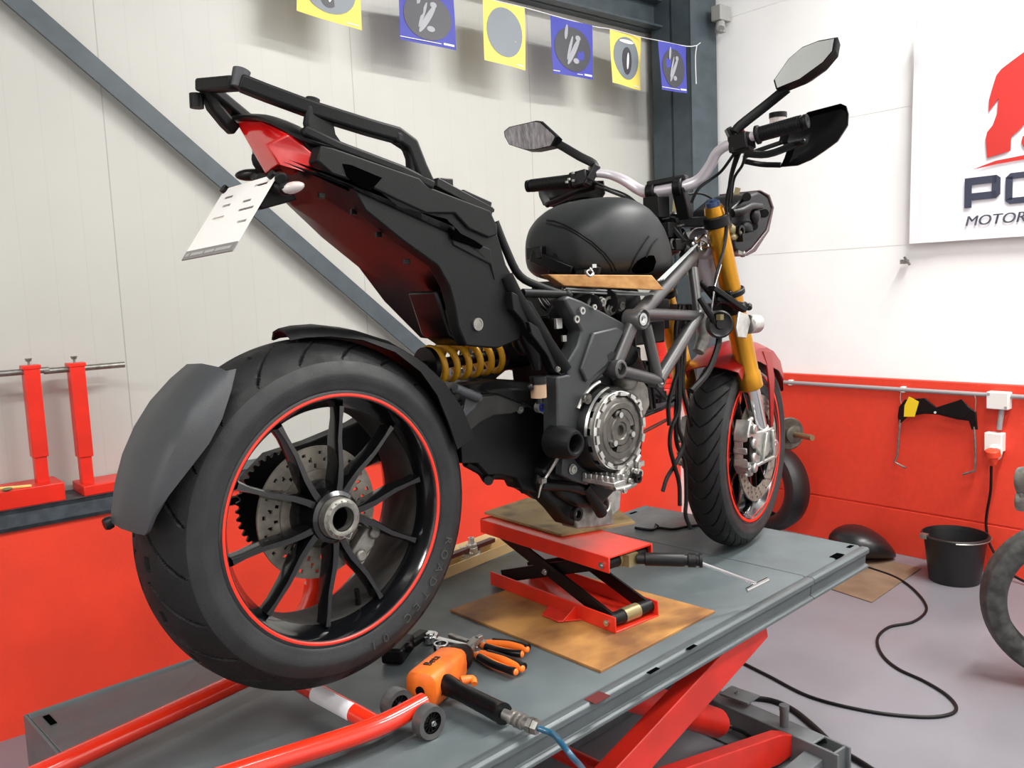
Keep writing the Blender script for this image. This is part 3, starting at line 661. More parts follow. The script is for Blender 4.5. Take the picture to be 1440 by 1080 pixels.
b = MB(); b.ball(U(411,264,-.115), (.021,.012,.0095), 16, Matrix.Rotation(-.77,3,'Z')@Matrix.Rotation(-.2,3,'Y')); obj('indicator', b, clear_lens, bike, label='clear rear indicator')
b = MB(); b.tube([U(385,262,-.08), U(400,268,-.10)], .009, 10); b.ball(U(403,265,-.105), (.014,.014,.012), 12); obj('indicator_stalk', b, black_pl, bike)
b = MB(); b.ball(U(352,246,.11), (.030,.014,.011), 16, Matrix.Rotation(-.9,3,'Z')); b.tube([U(352,246,.11), U(366,252,.07)], .007, 10); obj('indicator', b, black_satin, bike)
# subframe tubes
b = MB(); b.tube([U(696,312,-.11), U(712,352,-.12), U(731,388,-.13), U(762,404,-.14), U(797,416,-.15)], .0085, 12, sub=4); b.tube([U(735,412,-.14), U(797,414,-.15)], .009, 12); b.ball(U(797,415,-.15), .013, 12)
b.tube([U(712,388,-.14), U(735,432,-.15), U(767,478,-.16), U(796,520,-.17)], [(.009,.014)]*4, 10, sub=3); b.tube([mir3(U(700,384,-.14)), mir3(U(796,520,-.17))], .014, 10) if False else None
obj('rear_subframe', b, black_pl, bike)
b = MB(); b.tube([mir3(U(696,312,-.11)), mir3(U(731,388,-.13)), mir3(U(797,416,-.15)), mir3(U(796,520,-.17)), mir3(U(712,388,-.14))], .0095, 12, sub=1)
obj('rear_subframe', b, black_pl, bike)
plate('subframe_foot', [(744,452),(760,462),(792,508),(806,514),(805,526),(788,528),(780,522),(770,500),(748,470)], -.165, .03, black_satin)
plate('subframe_lug', [(720,410),(748,425),(775,470),(788,500),(775,510),(750,480),(735,450),(722,436)], -.155, .02, black_pl)
b = MB()
for u,v,y in ((748,467,-.160),(784,519,-.166),(802,518,-.166)): b.bolt(U(u,v,y), (0,-1,0), .005, .004)
obj('subframe_bolt', b, steel, bike)
b = MB(); b.tube([U(732,448,-.12), U(745,475,-.13), U(752,495,-.13), U(756,520,-.13)], [(.014,.020),(.016,.022),(.014,.018),(.010,.010)], 12, sub=3); b.ball(U(740,468,-.10), (.04,.03,.05), 12); obj('battery_box', b, black_satin, bike)
# fluid reservoir
b = MB(); p = U(757,540,-.16); b.cyl(p, p+V((0,0,-.028)), .0165, 20); rs = obj('fluid_reservoir', b, amber_fluid, bike, label='clear brown fluid reservoir')
b = MB(); b.cyl(p+V((0,0,.016)), p, .0175, 20); b.cyl(p+V((0,0,-.028)), p+V((0,0,-.04)), .007, 12); b.ball(p+V((-.024,0,-.004)), .008, 10); obj('reservoir_cap', b, black_satin, rs)
# dark electrics between tail and engine
b = MB(); 
for k in range(5):
    a0, a1 = U(760+k*5, 446+k*2, -.09), U(778+k*6, 478+k*3, -.09); b.bar(a0, a1, .05, .006)
b.bar(U(752,425,-.05), U(800,480,-.05), .12, .08); obj('regulator', b, black_metal, bike, bevel=.001)
b = MB(); b.box(U(785,455,-.14), (.018,.008,.022)); b.box(U(793,476,-.145), (.012,.006,.014)); obj('connector', b, alu, bike, bevel=.001)
b = MB()
for k in range(7):
    random.seed(k); b.tube([U(752+random.uniform(-4,4),405,-.06), U(768+random.uniform(-8,8),430+random.uniform(-5,5),-.10), U(785+random.uniform(-10,10),445,-.08), U(800,470+random.uniform(-9,9),-.06)], .0032, 6, sub=4)
obj('wiring_loom', b, rubber_hose, bike)
b = MB(); b.tube([U(786,440,-.13), U(790,432,-.135), U(797,428,-.13)], .0018, 6, sub=3); obj('red_wire', b, M('red_wire', (190,30,24), .4), bike)
# ------------------------------------------------------------------ engine and frame
b = MB(); 
b.prism([U(u,v,-.11) for u,v in ((790,560),(788,640),(765,665),(790,700),(815,715),(845,715),(868,690),(896,664),(904,640),(908,600),(914,560),(900,532),(850,520))], (0,.16,0))
en = obj('engine', b, black_metal, bike, bevel=.012, seg=3)
b = MB(); b.bar(V((.80,0,.535+H)), V((.93,0,.55+H)), .17, .11, up=(0,0,1)); b.bar(V((.68,0,.54+H)), V((.66,0,.72+H)), .18, .13, up=(1,0,0))
for k in range(4): b.bar(V((.86+.02*k,0,.55+H)), V((.866+.02*k,0,.551+H)), .18, .125)
obj('cylinder_block', b, black_metal, en, bevel=.004)
b = MB(); b.ball(U(868,425,-.02), (.06,.06,.06), 16); b.cyl(U(862,425,-.06), U(850,425,-.09), .032, 20); b.cyl(U(880,500,-.1), U(890,520,-.06), .03, 16); b.cyl(U(833,430,-.08), U(828,430,-.10), .026, 20)
obj('throttle_body', b, black_metal, en)
b = MB()
for u,v in ((858,436),(845,425),(872,430)): b.bolt(U(u,v,-.10), (0,-1,0), .010, .008)
obj('throttle_cap', b, alu, en)
b = MB(); b.ring(U(855,430,-.098), (0,-1,0), .022, .016, .006, 24); b.ring(U(833,430,-.10),(0,-1,0),.020,.014,.004,24); obj('intake_ring', b, steel, en)
# sump, lower castings
plate('sump', [(760,664),(800,650),(838,672),(850,700),(856,728),(838,739),(815,742),(800,738),(784,718),(764,698),(756,684)], -.09, .05, black_metal, en, .008)
plate('sump_foot', [(806,718),(838,702),(862,716),(864,738),(838,742),(812,744)], -.095, .05, alu_dull, en, .004)
b = MB(); q = U(808,722,-.105); b.ring(q, (0,-1,0), .016, .009, .012, 20); b.tube([U(760,682,-.11), U(800,684,-.115), U(822,690,-.115)], .012, 10, sub=3); b.tube([U(822,684,-.12),U(836,704,-.12),U(846,722,-.115)], .014, 10, sub=3); obj('sump_boss', b, black_metal, en)
b = MB(); b.tube([U(845,690,-.10), U(856,702,-.10), U(855,716,-.10), U(846,722,-.10)], .0045, 8, sub=5); obj('oil_pipe', b, alu_bright, en)
plate('engine_cover', [(846,690),(866,684),(874,690),(872,716),(858,728),(850,724),(860,706)], -.09, .03, alu, en, .003)
# alloy clutch-side cover, lower right
plate('oil_pump_cover', [(872,655),(893,630),(900,640),(903,668),(896,684),(880,692),(862,688),(866,668)], -.165, .06, alu, en, .005)
b = MB()
for u,v in ((884,652),(892,646),(890,662),(897,672),(896,655),(880,664),(886,676),(876,690),(869,661)): b.bolt(U(u,v,-.168), (0,-1,0), .0055, .008)
b.tube([U(877,650,-.19), U(868,668,-.19), U(862,676,-.185)], .012, 12, sub=3); b.tube([U(898,640,-.18), U(893,650,-.18)], .008, 8); b.tube([U(864,688,-.17), U(882,684,-.17), U(895,676,-.17)], .005, 8, sub=3)
b.ring(U(895,665,-.17), (0,-1,0), .010, .006, .012, 16); b.box(U(900,652,-.17), (.02,.01,.012)); obj('cover_bolts', b, alu_bright, en)
b = MB(); b.ring(U(892,672,-.17), (0,-1,0), .011, .005, .014, 18); b.ball(U(860,640,-.12), .02, 10); obj('pump_plug', b, black_metal, en)
# clutch
cc = U(868,605,-.205)
ax = V((0,-1,0))
b = MB(); b.lathe([(-.07,.100),(-.02,.096),(-.012,.092),(-.012,.05)], cc, ax, 56); b.lathe([(-.075,0),(-.075,.104),(-.068,.104),(-.068,0)], cc, ax, 40); obj('clutch_housing', b, black_metal, en)
b = MB(); R_ = .086
b.lathe([(-.05,R_),(-.026,R_+.001),(-.026,R_-.006),(-.05,R_-.006)], cc, ax, 96); b.lathe([(-.004,R_),(.006,R_),(.008,R_-.003),(.008,R_-.008),(-.004,R_-.008)], cc, ax, 96)
for k in range(14):
    a0 = 2*PI*k/14; b.lathe([(-.028,R_-.007),(-.028,R_),(-.002,R_),(-.002,R_-.007)], cc, ax, 5, a0, a0+2*PI/14*.62, ref=(1,0,0))
    b.lathe([(.006,R_-.010),(.006,R_-.001),(.013,R_-.001),(.013,R_-.010),(.006,R_-.010)], cc, ax, 4, a0, a0+2*PI/14*.5, ref=(1,0,0))
cl = obj('clutch_basket', b, alu_bright, en)
b = MB(); b.lathe([(-.06,R_-.009),(.000,R_-.009),(.006,R_-.014),(.008,.062),(.011,.060),(.011,.049),(.006,.047),(-.01,.046),(-.01,.0)], cc, ax, 72); 
for k in range(3):
    a0 = 2*PI*k/3+.15; b.lathe([(.0,.030),(.004,.047),(.010,.047),(.010,.034),(.0,.030)], cc, ax, 14, a0, a0+1.35, ref=(1,0,0))
obj('pressure_plate', b, clutch_steel, cl)
b = MB(); b.lathe([(-.01,.034),(.008,.034),(.012,.031),(.012,.020),(.009,.018),(.009,.012),(.0,.011),(.0,0)], cc, ax, 48)
for k in range(3):
    a = radians(100+120*k); q = cc + V((cos(a),0,sin(a)))*.036; b.cyl(q+ax*-.005, q+ax*.010, .010, 16)
obj('clutch_hub', b, clutch_steel, cl)
b = MB()
for k in range(3):
    a = radians(100+120*k); q = cc + V((cos(a),0,sin(a)))*.036 + ax*.010; b.cyl(q, q+ax*.008, .0065, 12)
for k in range(6):
    a = radians(20+60*k); q = cc + V((cos(a),0,sin(a)))*.066 + ax*.0075; 
obj('clutch_bolts', b, chrome, cl)
b = MB(); b.lathe([(.004,.058),(.004,.066)], cc, ax, 6); b.lathe([(-.014,R_+.008),(-.010,R_+.012),(-.004,R_+.010)], cc, ax, 30, PI*.55, PI*1.0, ref=(1,0,0)); b.tube([cc+V((cos(radians(a)),0,sin(radians(a))))*(R_+.022) + V((0,.03,0)) for a in range(100,150,6)], .004, 8); 
obj('gasket_edge', b, alu_bright, cl)
b = MB(); b.prism([U(u,v,-.12) for u,v in ((862,528),(900,528),(912,545),(915,570),(905,590),(895,560),(870,545))], (0,.10,0)); b.ball(U(880,535,-.13), (.03,.03,.025), 12); obj('clutch_side_casting', b, alu_dull, en, bevel=.006)
b = MB(); b.ring(U(893,569,-.155), (0,-1,0), .013, .007, .010, 20); b.bolt(U(896,535,-.15), (0,-1,0), .006); b.bolt(U(904,598,-.14),(0,-1,0),.005); obj('casting_bolts', b, alu_bright, en)
b = MB(); b.lathe([(0,.004),(0,.0085),(.004,.0085),(.004,.004)], U(840,660,-.13), ax, 18); obj('green_seal_ring', b, green_seal, en)
b = MB(); b.tube([U(822,642,-.14), U(832,660,-.14), U(846,672,-.14)], .010, 10, sub=3); obj('gear_shaft', b, black_satin, en)
# foot peg
b = MB(); f0, f1 = U(824,676,-.14), U(870,684,-.26)
f0, f1 = U(818,672,-.13), U(858,680,-.22)
b.bar(U(826,672,-.15), U(872,680,-.235), .040, .010)
for k in range(6):
    q = U(826,672,-.15).lerp(U(872,680,-.235), (k+.5)/6)
    for s in (-1,1): b.box(q + V((s*.017,0,.010)), (.006,.012,.012))
obj('foot_peg', b, alu, bike, bevel=.002)
plate('peg_bracket', [(792,640),(812,646),(828,662),(838,674),(826,682),(806,676),(790,668)], -.150, .02, cast_grey)
b = MB(); b.bolt(U(805,660,-.152), ax, .009, .006); obj('peg_bolt', b, alu, bike)
# brake light switch lead with its tie
b = MB(); b.tube([U(788,634,-.17), U(782,648,-.16), U(770,668,-.15), U(762,680,-.15), U(757,700,-.15)], [.004,.004,.003,.003,.0015], 8, sub=4); b.box(U(763,676,-.152), (.014,.010,.010)); obj('switch_lead', b, steel, bike)
# cast frame plate, both sides (right is seen)
fp = [(793,420),(800,416),(819,423),(852,440),(883,457),(887,465),(863,510),(854,521),(833,540),(824,556),(823,590),(826,610),(824,632),(812,646),(792,646),(785,640),(784,529),(800,527),(797,512),(813,487),(819,466),(804,440)]
fpl = plate('frame_plate', fp, -.172, .045, cast_grey, bike, .005)
b = MB(); b.prism([mir3(U(u,v,-.172)) for u,v in fp], (0,-.045,0)); obj('frame_plate', b, cast_grey, bike, bevel=.004)
b = MB(); b.bar(U(855,455,-.178), U(822,535,-.178), .004, .05, up=(1,0,0)) if False else b.prism([U(u,v,-.181) for u,v in ((835,468),(868,460),(878,466),(860,504),(852,516),(826,538),(818,520))], (0,.012,0)); obj('raised_web', b, cast_grey, fpl, bevel=.004)
b = MB()
for u,v,r in ((818,437,.008),(810,449,.008),(835,432,.006)): b.ring(U(u,v,-.176), (0,-1,0), r, r*.5, .004, 18)
obj('frame_bush', b, alu, fpl)
b = MB(); b.lathe([(0,.0),(0,.008),(-.006,.011),(-.012,.012)], U(821,560,-.178), (0,1,0), 18); obj('frame_hole', b, steel, fpl)
plate('frame_slot', [(854,500),(860,494),(866,496),(862,504),(856,507)], -.1815, .003, M('hole_dark', (6,6,6), .8), fpl, 0)
b = MB(); q = U(808,624,-.21); b.lathe([(-.06,.036),(-.015,.034),(0,.028),(.004,.026),(.004,.021),(0,.018),(-.03,.017),(-.03,0)], q, (0,-1,0), 36); obj('pivot_boss', b, black_pl, bike)
b = MB(); b.ball(q+V((.0,.025,.0)), .010, 12); obj('pivot_pin', b, chrome, bike)
# trellis
A, A2 = U(898,449,-.19), U(907,452,-.175); B_ = U(868.5,519,-.185); Cc = U(925.5,535,-.165); D_ = U(982,442,-.125); E_ = U(988,345,-.045); F_ = U(972,385,-.085)
def tre(mb, k):
    m = (lambda p: p) if k == 1 else mir3
    mb.tube([m(A+V((.0,.012,.0))), m(E_)], .0185, 18); mb.tube([m(A+V((0,.012,0))), m(B_+V((0,.01,0)))], .0155, 16); mb.tube([m(B_+V((0,.012,0))), m(Cc)], .0135, 16)
    mb.tube([m(U(903,441,-.175)), m(D_+V((0,0,-.004)))], .0135, 16); mb.tube([m(D_), m(Cc)], .0165, 16); mb.tube([m(U(974,378,-.09)), m(D_)], .0135, 16); mb.tube([m(U(908,458,-.17)), m(Cc)], .0135, 16)
b = MB(); tre(b, 1)
fr = obj('trellis_frame', b, frame_grey, bike)
b = MB(); tre(b, -1); obj('trellis_frame', b, frame_grey, bike)
for k_ in range(3):
  b = MB()
  if k_ == 0: b.lathe([(-.03,.0),(-.03,.023),(.012,.024),(.016,.021),(.010,.018),(.010,0)], A, ax, 30)
  elif k_ == 1: b.lathe([(-.03,.020),(.010,.021),(.012,.018),(.012,.014),(-.02,.013),(-.02,0)], B_, ax, 30)
  else: b.lathe([(-.02,.017),(.010,.017),(.010,.010),(-.004,.009),(-.004,0)], Cc, ax, 24)
  obj('frame_boss', b, frame_grey, fr)
b = MB(); b.lathe([(.002,.0),(.002,.007),(.010,.007),(.010,.014),(.014,.014),(.014,.008),(.006,.0)], A, ax, 24); b.ring(Cc, ax, .009, .004, .012, 18); obj('engine_mount_bolt', b, chrome, fr)
plate('frame_gusset', [(964,452),(972,438),(985,450),(976,466),(966,468)], -.13, .02, frame_grey, fr, .002)
b = MB(); b.cyl(V((U(985,330,-.02).x, -.01, U(985,330,-.02).z)), V((U(1003,400,-.02).x, -.01, U(1003,400,-.02).z)), .060, 28, .050); b.ball(U(990,343,-.03), (.055,.05,.05), 18); obj('steering_head', b, bar_silver, bike)
# tank / air-box cover
b = MB(); rings = []
NS = 15
def sup(a, e): return copysign(abs(a)**e, a)
tx = [(.662,.060,.925,.850),(.668,.090,.945,.832),(.70,.124,.974,.820),(.75,.148,1.002,.815),(.80,.158,1.016,.812),(.86,.155,1.014,.812),(.92,.138,.992,.815),(.98,.112,.950,.815),(1.03,.082,.905,.812),(1.06,.06,.87,.82)]
for x, w, zt, zb in tx:
    zc = zb + (zt-zb)*.42; ring = []
    for j in range(28):
        a = 2*PI*j/28; cy_, cz_ = sup(cos(a), .60), sup(sin(a), .70)
        ring.append(V((x, w*cy_, H + zc + (zt-zc if cz_ > 0 else zc-zb)*cz_)))
    rings.append(ring)
b.loft(rings); tank = obj('tank_cover', b, tank_m, bike, sub=1)
b = MB(); 
def onside(x, t):   # a point on the right flank of the cover, a touch proud
    for i in range(len(tx)-1):
        if tx[i][0] <= x <= tx[i+1][0]:
            k = (x-tx[i][0])/(tx[i+1][0]-tx[i][0]); w, zt, zb = [tx[i][q]+(tx[i+1][q]-tx[i][q])*k for q in (1,2,3)]
            zc = zb+(zt-zb)*.42; a = PI + t; cy_, cz_ = sup(cos(a), .60), sup(sin(a), .70)
            return V((x, w*cy_*1.0, H+zc+(zt-zc if cz_ > 0 else zc-zb)*cz_))
def seam(ps, r=.0016): b.tube([onside(x, -t) for x, t in ps], .0022, 6, sub=4)
bpy.context.view_layer.update()
from mathutils.bvhtree import BVHTree
dg_ = bpy.context.evaluated_depsgraph_get(); tree_ = BVHTree.FromObject(tank, dg_); tw = wloc(tank)
def onsurf(u, v, lift=.001):
    d = ray(u, v).normalized(); h = tree_.ray_cast(CAM-tw, d)
    return (h[0]+tw + h[1]*lift*(1 if h[1].dot(d) < 0 else -1)) if h[0] is not None else None
def seam2(ps):
    P = []
    for (a0, a1) in zip(ps, ps[1:]):
        for k in range(6): P.append(onsurf(a0[0]+(a1[0]-a0[0])*k/6, a0[1]+(a1[1]-a0[1])*k/6))
    P = [p for p in P if p is not None]
    if len(P) > 2: b.tube(P, .0022, 6)
seam2([(769,310),(780,311),(796,317),(814,327),(832,339),(850,355),(862,370),(868,382)])
seam2([(769,314),(796,321),(814,331),(832,343),(848,358),(858,372),(862,382)])
obj('cover_seam', b, black_pl, tank)
b = MB(); seam2([(884,382),(892,364),(903,346),(914,330)]); seam2([(908,362),(916,346),(926,334)]); obj('cover_seam', b, black_pl, tank)
b = MB(); ps = [p for p in (onsurf(u, v, .0015) for u, v in ((888,378),(892,372),(897,366),(902,363),(908,360),(914,359),(919,359),(921,364),(922,368),(920,374),(918,380),(912,383),(906,384),(900,384),(894,384),(890,382))) if p is not None]
if len(ps) > 3: cc_ = onsurf(907,373,.0035) or sum(ps, V((0,0,0)))/len(ps); b.add(ps+[cc_]+[p+V((.002,.004,0)) for p in ps], [(i,(i+1)%len(ps),len(ps)) for i in range(len(ps))]+[(i,len(ps)+1+i,len(ps)+1+(i+1)%len(ps),(i+1)%len(ps)) for i in range(len(ps))]); obj('cover_opening', b, M('opening_dark', (3,3,3), .9, spec=0), tank)
# air-box rear hardware
b = MB(); b.bar(V((.655,.05,.88+H)), V((.672,-.06,.835+H)), .025, .03); b.box(V((.655,.04,.885+H)), (.02,.05,.03)); b.box(V((.690,-.085,.828+H)), (.05,.03,.025)); b.bar(V((.662,0,.86+H)), V((.70,-.11,.82+H)), .012, .05)
b.box(V((.82,0,.808+H)), (.26,.18,.02)); obj('airbox_base', b, black_satin, bike, bevel=.003)
b = MB(); b.tube([U(829,377,-.15), U(834,384,-.155), U(829,388,-.155), U(824,382,-.155), U(832,378,-.15)], .003, 8, sub=3); b.box(U(834,374,-.15), (.014,.008,.008)); obj('cover_clip', b, chrome, bike)
# ------------------------------------------------------------------ front end
AXL = V((-sin(ST), cos(ST), 0)); FWD = V((cos(ST), sin(ST), 0))
ft, fb = U(1003,290,-.1), U(1056,545,-.1)
fd = (fb-ft).normalized()
def fork(s):
    o = V((0,0,0)) if s else AXL*.2
    a, c = ft+o, fb+o; sd = -AXL if s else AXL
    b = MB(); b.lathe([(0,0),(0,.024),(.012,.026),(.03,.0275),((c-a).length*.55,.0285),((c-a).length*.62,.031),((c-a).length-.05,.031),((c-a).length-.045,.035),((c-a).length-.004,.035),((c-a).length,.031),((c-a).length,.02)], a, fd, 32)
    f = obj('fork_leg', b, gold, bike)
    b = MB(); b.cyl(a-fd*.012, a+fd*.001, .019, 20); b.cyl(a-fd*.018, a-fd*.010, .011, 6); obj('fork_cap', b, blue_grey, f)
    lo = c + fd*.14
    b = MB(); b.cyl(c-fd*.02, lo, .0235, 28); obj('slider_tube', b, chrome, f)
    axp = TF @ V((0, -.1 if s else .1, 0))
    b = MB(); b.cyl(lo-fd*.012, lo+fd*.055, .027, 24, .024); b.bar(lo+fd*.02, axp, .03, .045, up=FWD, h2=.05); b.cyl(axp-AXL*.018, axp+AXL*.018, .028, 24)
    cal = TF @ V((-.145, -.09 if s else .09, .045)); 
    b.bar(lo+fd*.01, cal+V((0,0,.045)), .012, .02, up=FWD); b.bar(axp, cal+V((0,0,-.045)), .012, .02, up=FWD); b.bar(lo+fd*.04, cal, .012, .022, up=FWD)
    obj('axle_clamp', b, alu, f, bevel=.003)
    if s:
        b = MB(); b.prism([U(u,v,-.128) for u,v in ((1050,611),(1076,605),(1087,601),(1091,618),(1080,640),(1056,660),(1050,664),(1049,654),(1066,634),(1062,622))], (0,.014,0))
        b.strip([U(1052,613,-.132), U(1070,640,-.132)], .010, .007, up=(1,0,0)); b.strip([U(1078,608,-.132), U(1072,650,-.132)], .010, .008, up=(1,0,0)); b.strip([U(1086,604,-.132), U(1088,640,-.132)], .010, .010, up=(1,0,0)); b.strip([U(1051,661,-.132), U(1088,642,-.132)], .010, .010, up=(0,0,1))
        obj('axle_carrier', b, alu, f, bevel=.003)
    return f
fork(True); fork(False)
# front calipers
for s in (-1, 1):
    b = MB(); loc_ = [(-.128,.075),(-.110,.135),(-.148,.155),(-.172,.10),(-.172,.03),(-.150,-.005),(-.120,.01)]
    for pts_, w_ in ((((-.128,.085),(-.112,.130),(-.148,.152),(-.172,.115),(-.170,.090)),.046),(((-.128,.030),(-.120,.005),(-.148,-.008),(-.172,.020),(-.170,.045)),.046),(((-.134,.110),(-.132,.02),(-.166,.02),(-.168,.110)),.030),(((-.140,.075),(-.138,.055),(-.172,.055),(-.172,.075)),.042)):
        b.prism([V((x-.020, s*.060, z-.040)) for x, z in pts_], (0, s*w_, 0))
    for x, z in ((-.145,.125),(-.150,.085),(-.15,.045),(-.145,.015)): b.cyl((x-.020, s*.10, z-.040), (x-.020, s*.118, z-.040), .014, 16)
    b.cyl((-.170, s*.095, .105), (-.135, s*.095, .11), .007, 10); b.cyl((-.18,s*.09,-.045),(-.13,s*.09,-.05),.007,10)
    c_ = obj('front_caliper', xf(b, TF), alu, bike, bevel=.004)
b = MB(); b.bolt(TF@V((-.155,-.109,.088)), -AXL, .006, .008); b.bolt(TF@V((-.155,-.109,-.03)), -AXL, .006, .008); b.box(TF@V((-.180,-.100,.03)), (.02,.02,.07)); obj('caliper_bolts', b, black_metal, bike)
# front wheel
b = MB(); k_ = .62
b.lathe([(d*k_, r) for d, r in prof], (0,0,0), (0,1,0), 96)
b.lathe([(-.05,.018),(-.05,.036),(-.03,.040),(.03,.040),(.05,.036),(.05,.018)], (0,0,0), (0,1,0), 40)
spokes(b, [18+72*k for k in range(5)], 17.5, .036, .199, -.012, -.012, .02, .010, .03, .022)
fwh = obj('front_wheel', xf(b, TF), gloss_black, bike)
b = MB(); b.lathe([(-.0560,.2160),(-.0566,.2190),(-.0560,.2232),(-.0550,.2232),(-.0545,.2160),(-.0560,.2160)], (0,0,0), (0,1,0), 120); b.lathe([(-.0545,.213),(-.052,.2125)], (0,0,0), (0,1,0), 10); obj('rim_stripe', xf(b, TF), stripe_red, fwh, label='thin red stripe round the rim')
PRf = [(0,.300),(.015,.2990),(.030,.2945),(.043,.2860),(.053,.2750),(.059,.2620),(.0600,.2540),(.0580,.2440),(.0550,.2310),(.048,.2260)]
t = tyre_mesh(PRf, .064, gfun(36, lambda a: -(1.0*a + 60*a*a), -.001, .062, .0028, .29, alt=False, dash=False), 1080, .0045)
obj('tyre', xf(t, TF), [rubber_tread, rubber], fwh)
for s in (-1, 1):
    b = MB(); hl = [(2*PI*k/24+q*.08, r) for k in range(24) for q, r in enumerate((.125,.137,.149))]
    disc(b, s*.062, .160, .118, .005, hl); bd = obj('brake_disc', xf(b, TF), disc_m, fwh)
    b = MB(); b.lathe([(s*.050,.03),(s*.052,.05),(s*.056,.05),(s*.056,.03)], (0,0,0), (0,1,0), 32)
    for k in range(10): b.bar(pol(.045,36*k,s*.055), pol(.12,36*k+8,s*.060), .004, .010, up=(0,1,0))
    obj('disc_carrier', xf(b, TF), black_metal, fwh)
b = MB(); b.lathe([(-.12,0),(-.12,.018),(-.10,.018),(.12,.018),(.12,0)], (0,0,0), (0,1,0), 20); obj('front_axle', xf(b, TF), steel, fwh)
# front mudguard
b = MB(); rows = []
for a, w, e, sd in ((28,.050,.012,.010),(40,.066,.013,.03),(55,.074,.014,.05),(70,.076,.015,.065),(82,.077,.016,.070),(95,.077,.017,.055),(108,.077,.020,.035),(120,.080,.026,.030),(128,.078,.028,.045)):
    r = .300+e; rows.append([pol(r-sd, a, -w-.002), pol(r-.016, a, -w), pol(r-.003, a, -w*.62), pol(r+.006, a, -.2*w), pol(r+.006, a, .2*w), pol(r-.003, a, w*.62), pol(r-.016, a, w), pol(r-sd, a, w+.002)])
b.sheet(rows, .004); fen = obj('front_mudguard', xf(b, TF), fender_red, bike, label='red front mudguard')
b = MB(); b.prism([TF@V((x,-.082,z)) for x, z in ((.0,.29),(.07,.285),(.10,.20),(.085,.06),(.065,.05),(.055,.18),(.03,.25))], AXL*.006); b.prism([TF@V((x,.078,z)) for x, z in ((-.03,.29),(.06,.285),(.085,.20),(.06,.06),(.035,.05),(.03,.18),(.0,.24))], AXL*.006)
obj('mudguard_stay', b, fender_red, fen, bevel=.002)
# yokes
def onfork(t): return ft.lerp(fb, t)
b = MB(); q = onfork(.075); 
def clamp_outline(c0, R1, depth): pass
for t, h_ in ((.075,.030),):
    c0 = onfork(t); c1 = c0 + AXL*.2
    b.cyl(c0-fd*h_/2, c0+fd*h_/2, .036, 24); b.cyl(c1-fd*h_/2, c1+fd*h_/2, .036, 24)
    m = (c0+c1)/2; bx = -FWD*.035; b.prism([c0+AXL*.01-FWD*.02-fd*.013, c0+AXL*.01+FWD*.03-fd*.013, c1-AXL*.01+FWD*.03-fd*.013, c1-AXL*.01-FWD*.02-fd*.013, m-FWD*.075-fd*.013], fd*.026)
obj('upper_yoke', b, black_metal, bike, bevel=.003)
b = MB()
for dt in (0,):
    c0 = onfork(.50); c1 = c0 + AXL*.2
    for h0 in (-.024, .024):
        for cc_ in (c0, c1): b.cyl(cc_+fd*(h0-.008), cc_+fd*(h0+.008), .0375, 24)
    b.bar(c0-FWD*.034-fd*.028, c0-FWD*.034+fd*.028, .03, .016, up=FWD)
    b.prism([c0+AXL*.01-FWD*.025+fd*.006, c0+AXL*.01+FWD*.03+fd*.006, c1-AXL*.01+FWD*.03+fd*.006, c1-AXL*.01-FWD*.025+fd*.006, (c0+c1)/2-FWD*.09+fd*.006], fd*.022)
obj('lower_yoke', b, black_metal, bike, bevel=.003)
# handlebar
hbp = [U(806,254,.25), U(822,249,.215), U(838,244,.185), U(858,246,.15), U(878,254,.11), U(899,267,.07), U(915,270,.035), U(962,262,-.055), U(984,252,-.095), U(999,232,-.13), U(1008,215,-.155), U(1022,205,-.185), U(1044,197,-.225), U(1064,190,-.262)]
b = MB(); b.tube(hbp, [.011,.011,.011,.012,.014,.015,.016,.016,.015,.014,.013,.012,.011,.011], 16, sub=5); hb = obj('handlebar', b, bar_silver, bike)
b = MB()
for u, v, y, u2, v2 in ((917,270,.03,932,312),(955,263,-.045,960,305)):
    p = U(u,v,y); b.cyl(p-AXL*.012, p+AXL*.012, .024, 20); q = p + fd*.085; b.bar(p, q, .03, .034, up=AXL)
p0, p1 = U(912,266,.04), U(966,256,-.06); b.bar(p0+V((0,0,.012)), p1+V((0,0,.012)), .034, .014)
obj('bar_clamp', b, black_metal, hb, bevel=.003)
def grip(a, c, r, name='grip'):
    d = (c-a).normalized(); L = (c-a).length; b = MB(); pr = [(0,.010),(0,r*1.25),(.006,r*1.25),(.010,r)]
    k = 14
    for i in range(k): x0 = .012 + (L-.03)*i/k; pr += [(x0,r),(x0+(L-.03)/k*.7,r),(x0+(L-.03)/k*.75,r*.96),(x0+(L-.03)/k*.95,r*.96)]
    pr += [(L-.014,r),(L-.014,r*.75),(L-.010,r*.75),(L-.008,r*.95),(L,r*.9),(L,r*.35),(L-.004,0)]
    b.lathe(pr, a, d, 28); return obj(name, b, black_pl, hb)
grip(U(1064,190,-.262), U(1136,170,-.385), .0185); grip(U(806,254,.25), U(741,262,.385), .0185)
def control(pts, name, mat=black_satin):
    b = MB()
    for p, q, w, h_ in pts: b.bar(p, q, w, h_)
    return obj(name, b, mat, hb, bevel=.004)
control([(U(1030,205,-.195), U(1056,196,-.25), .040, .042), (U(1026,196,-.19), U(1034,192,-.20), .03, .055), (U(1030,212,-.20), U(1058,206,-.25), .03, .02)], 'switch_housing')
b = MB(); b.ball(U(1042,184,-.22), (.009,.009,.007), 12); obj('kill_switch', b, M('red_switch', (200,40,44), .4), hb)
control([(U(806,254,.245), U(828,248,.20), .036, .040), (U(826,244,.20), U(836,250,.19), .03, .065)], 'switch_housing')
b = MB()
for u,v in ((800,252),(806,243),(797,256),(806,254),(832,252),(829,236)): b.box(U(u,v,.225), (.006,.006,.006))
obj('switch_buttons', b, alu, hb)
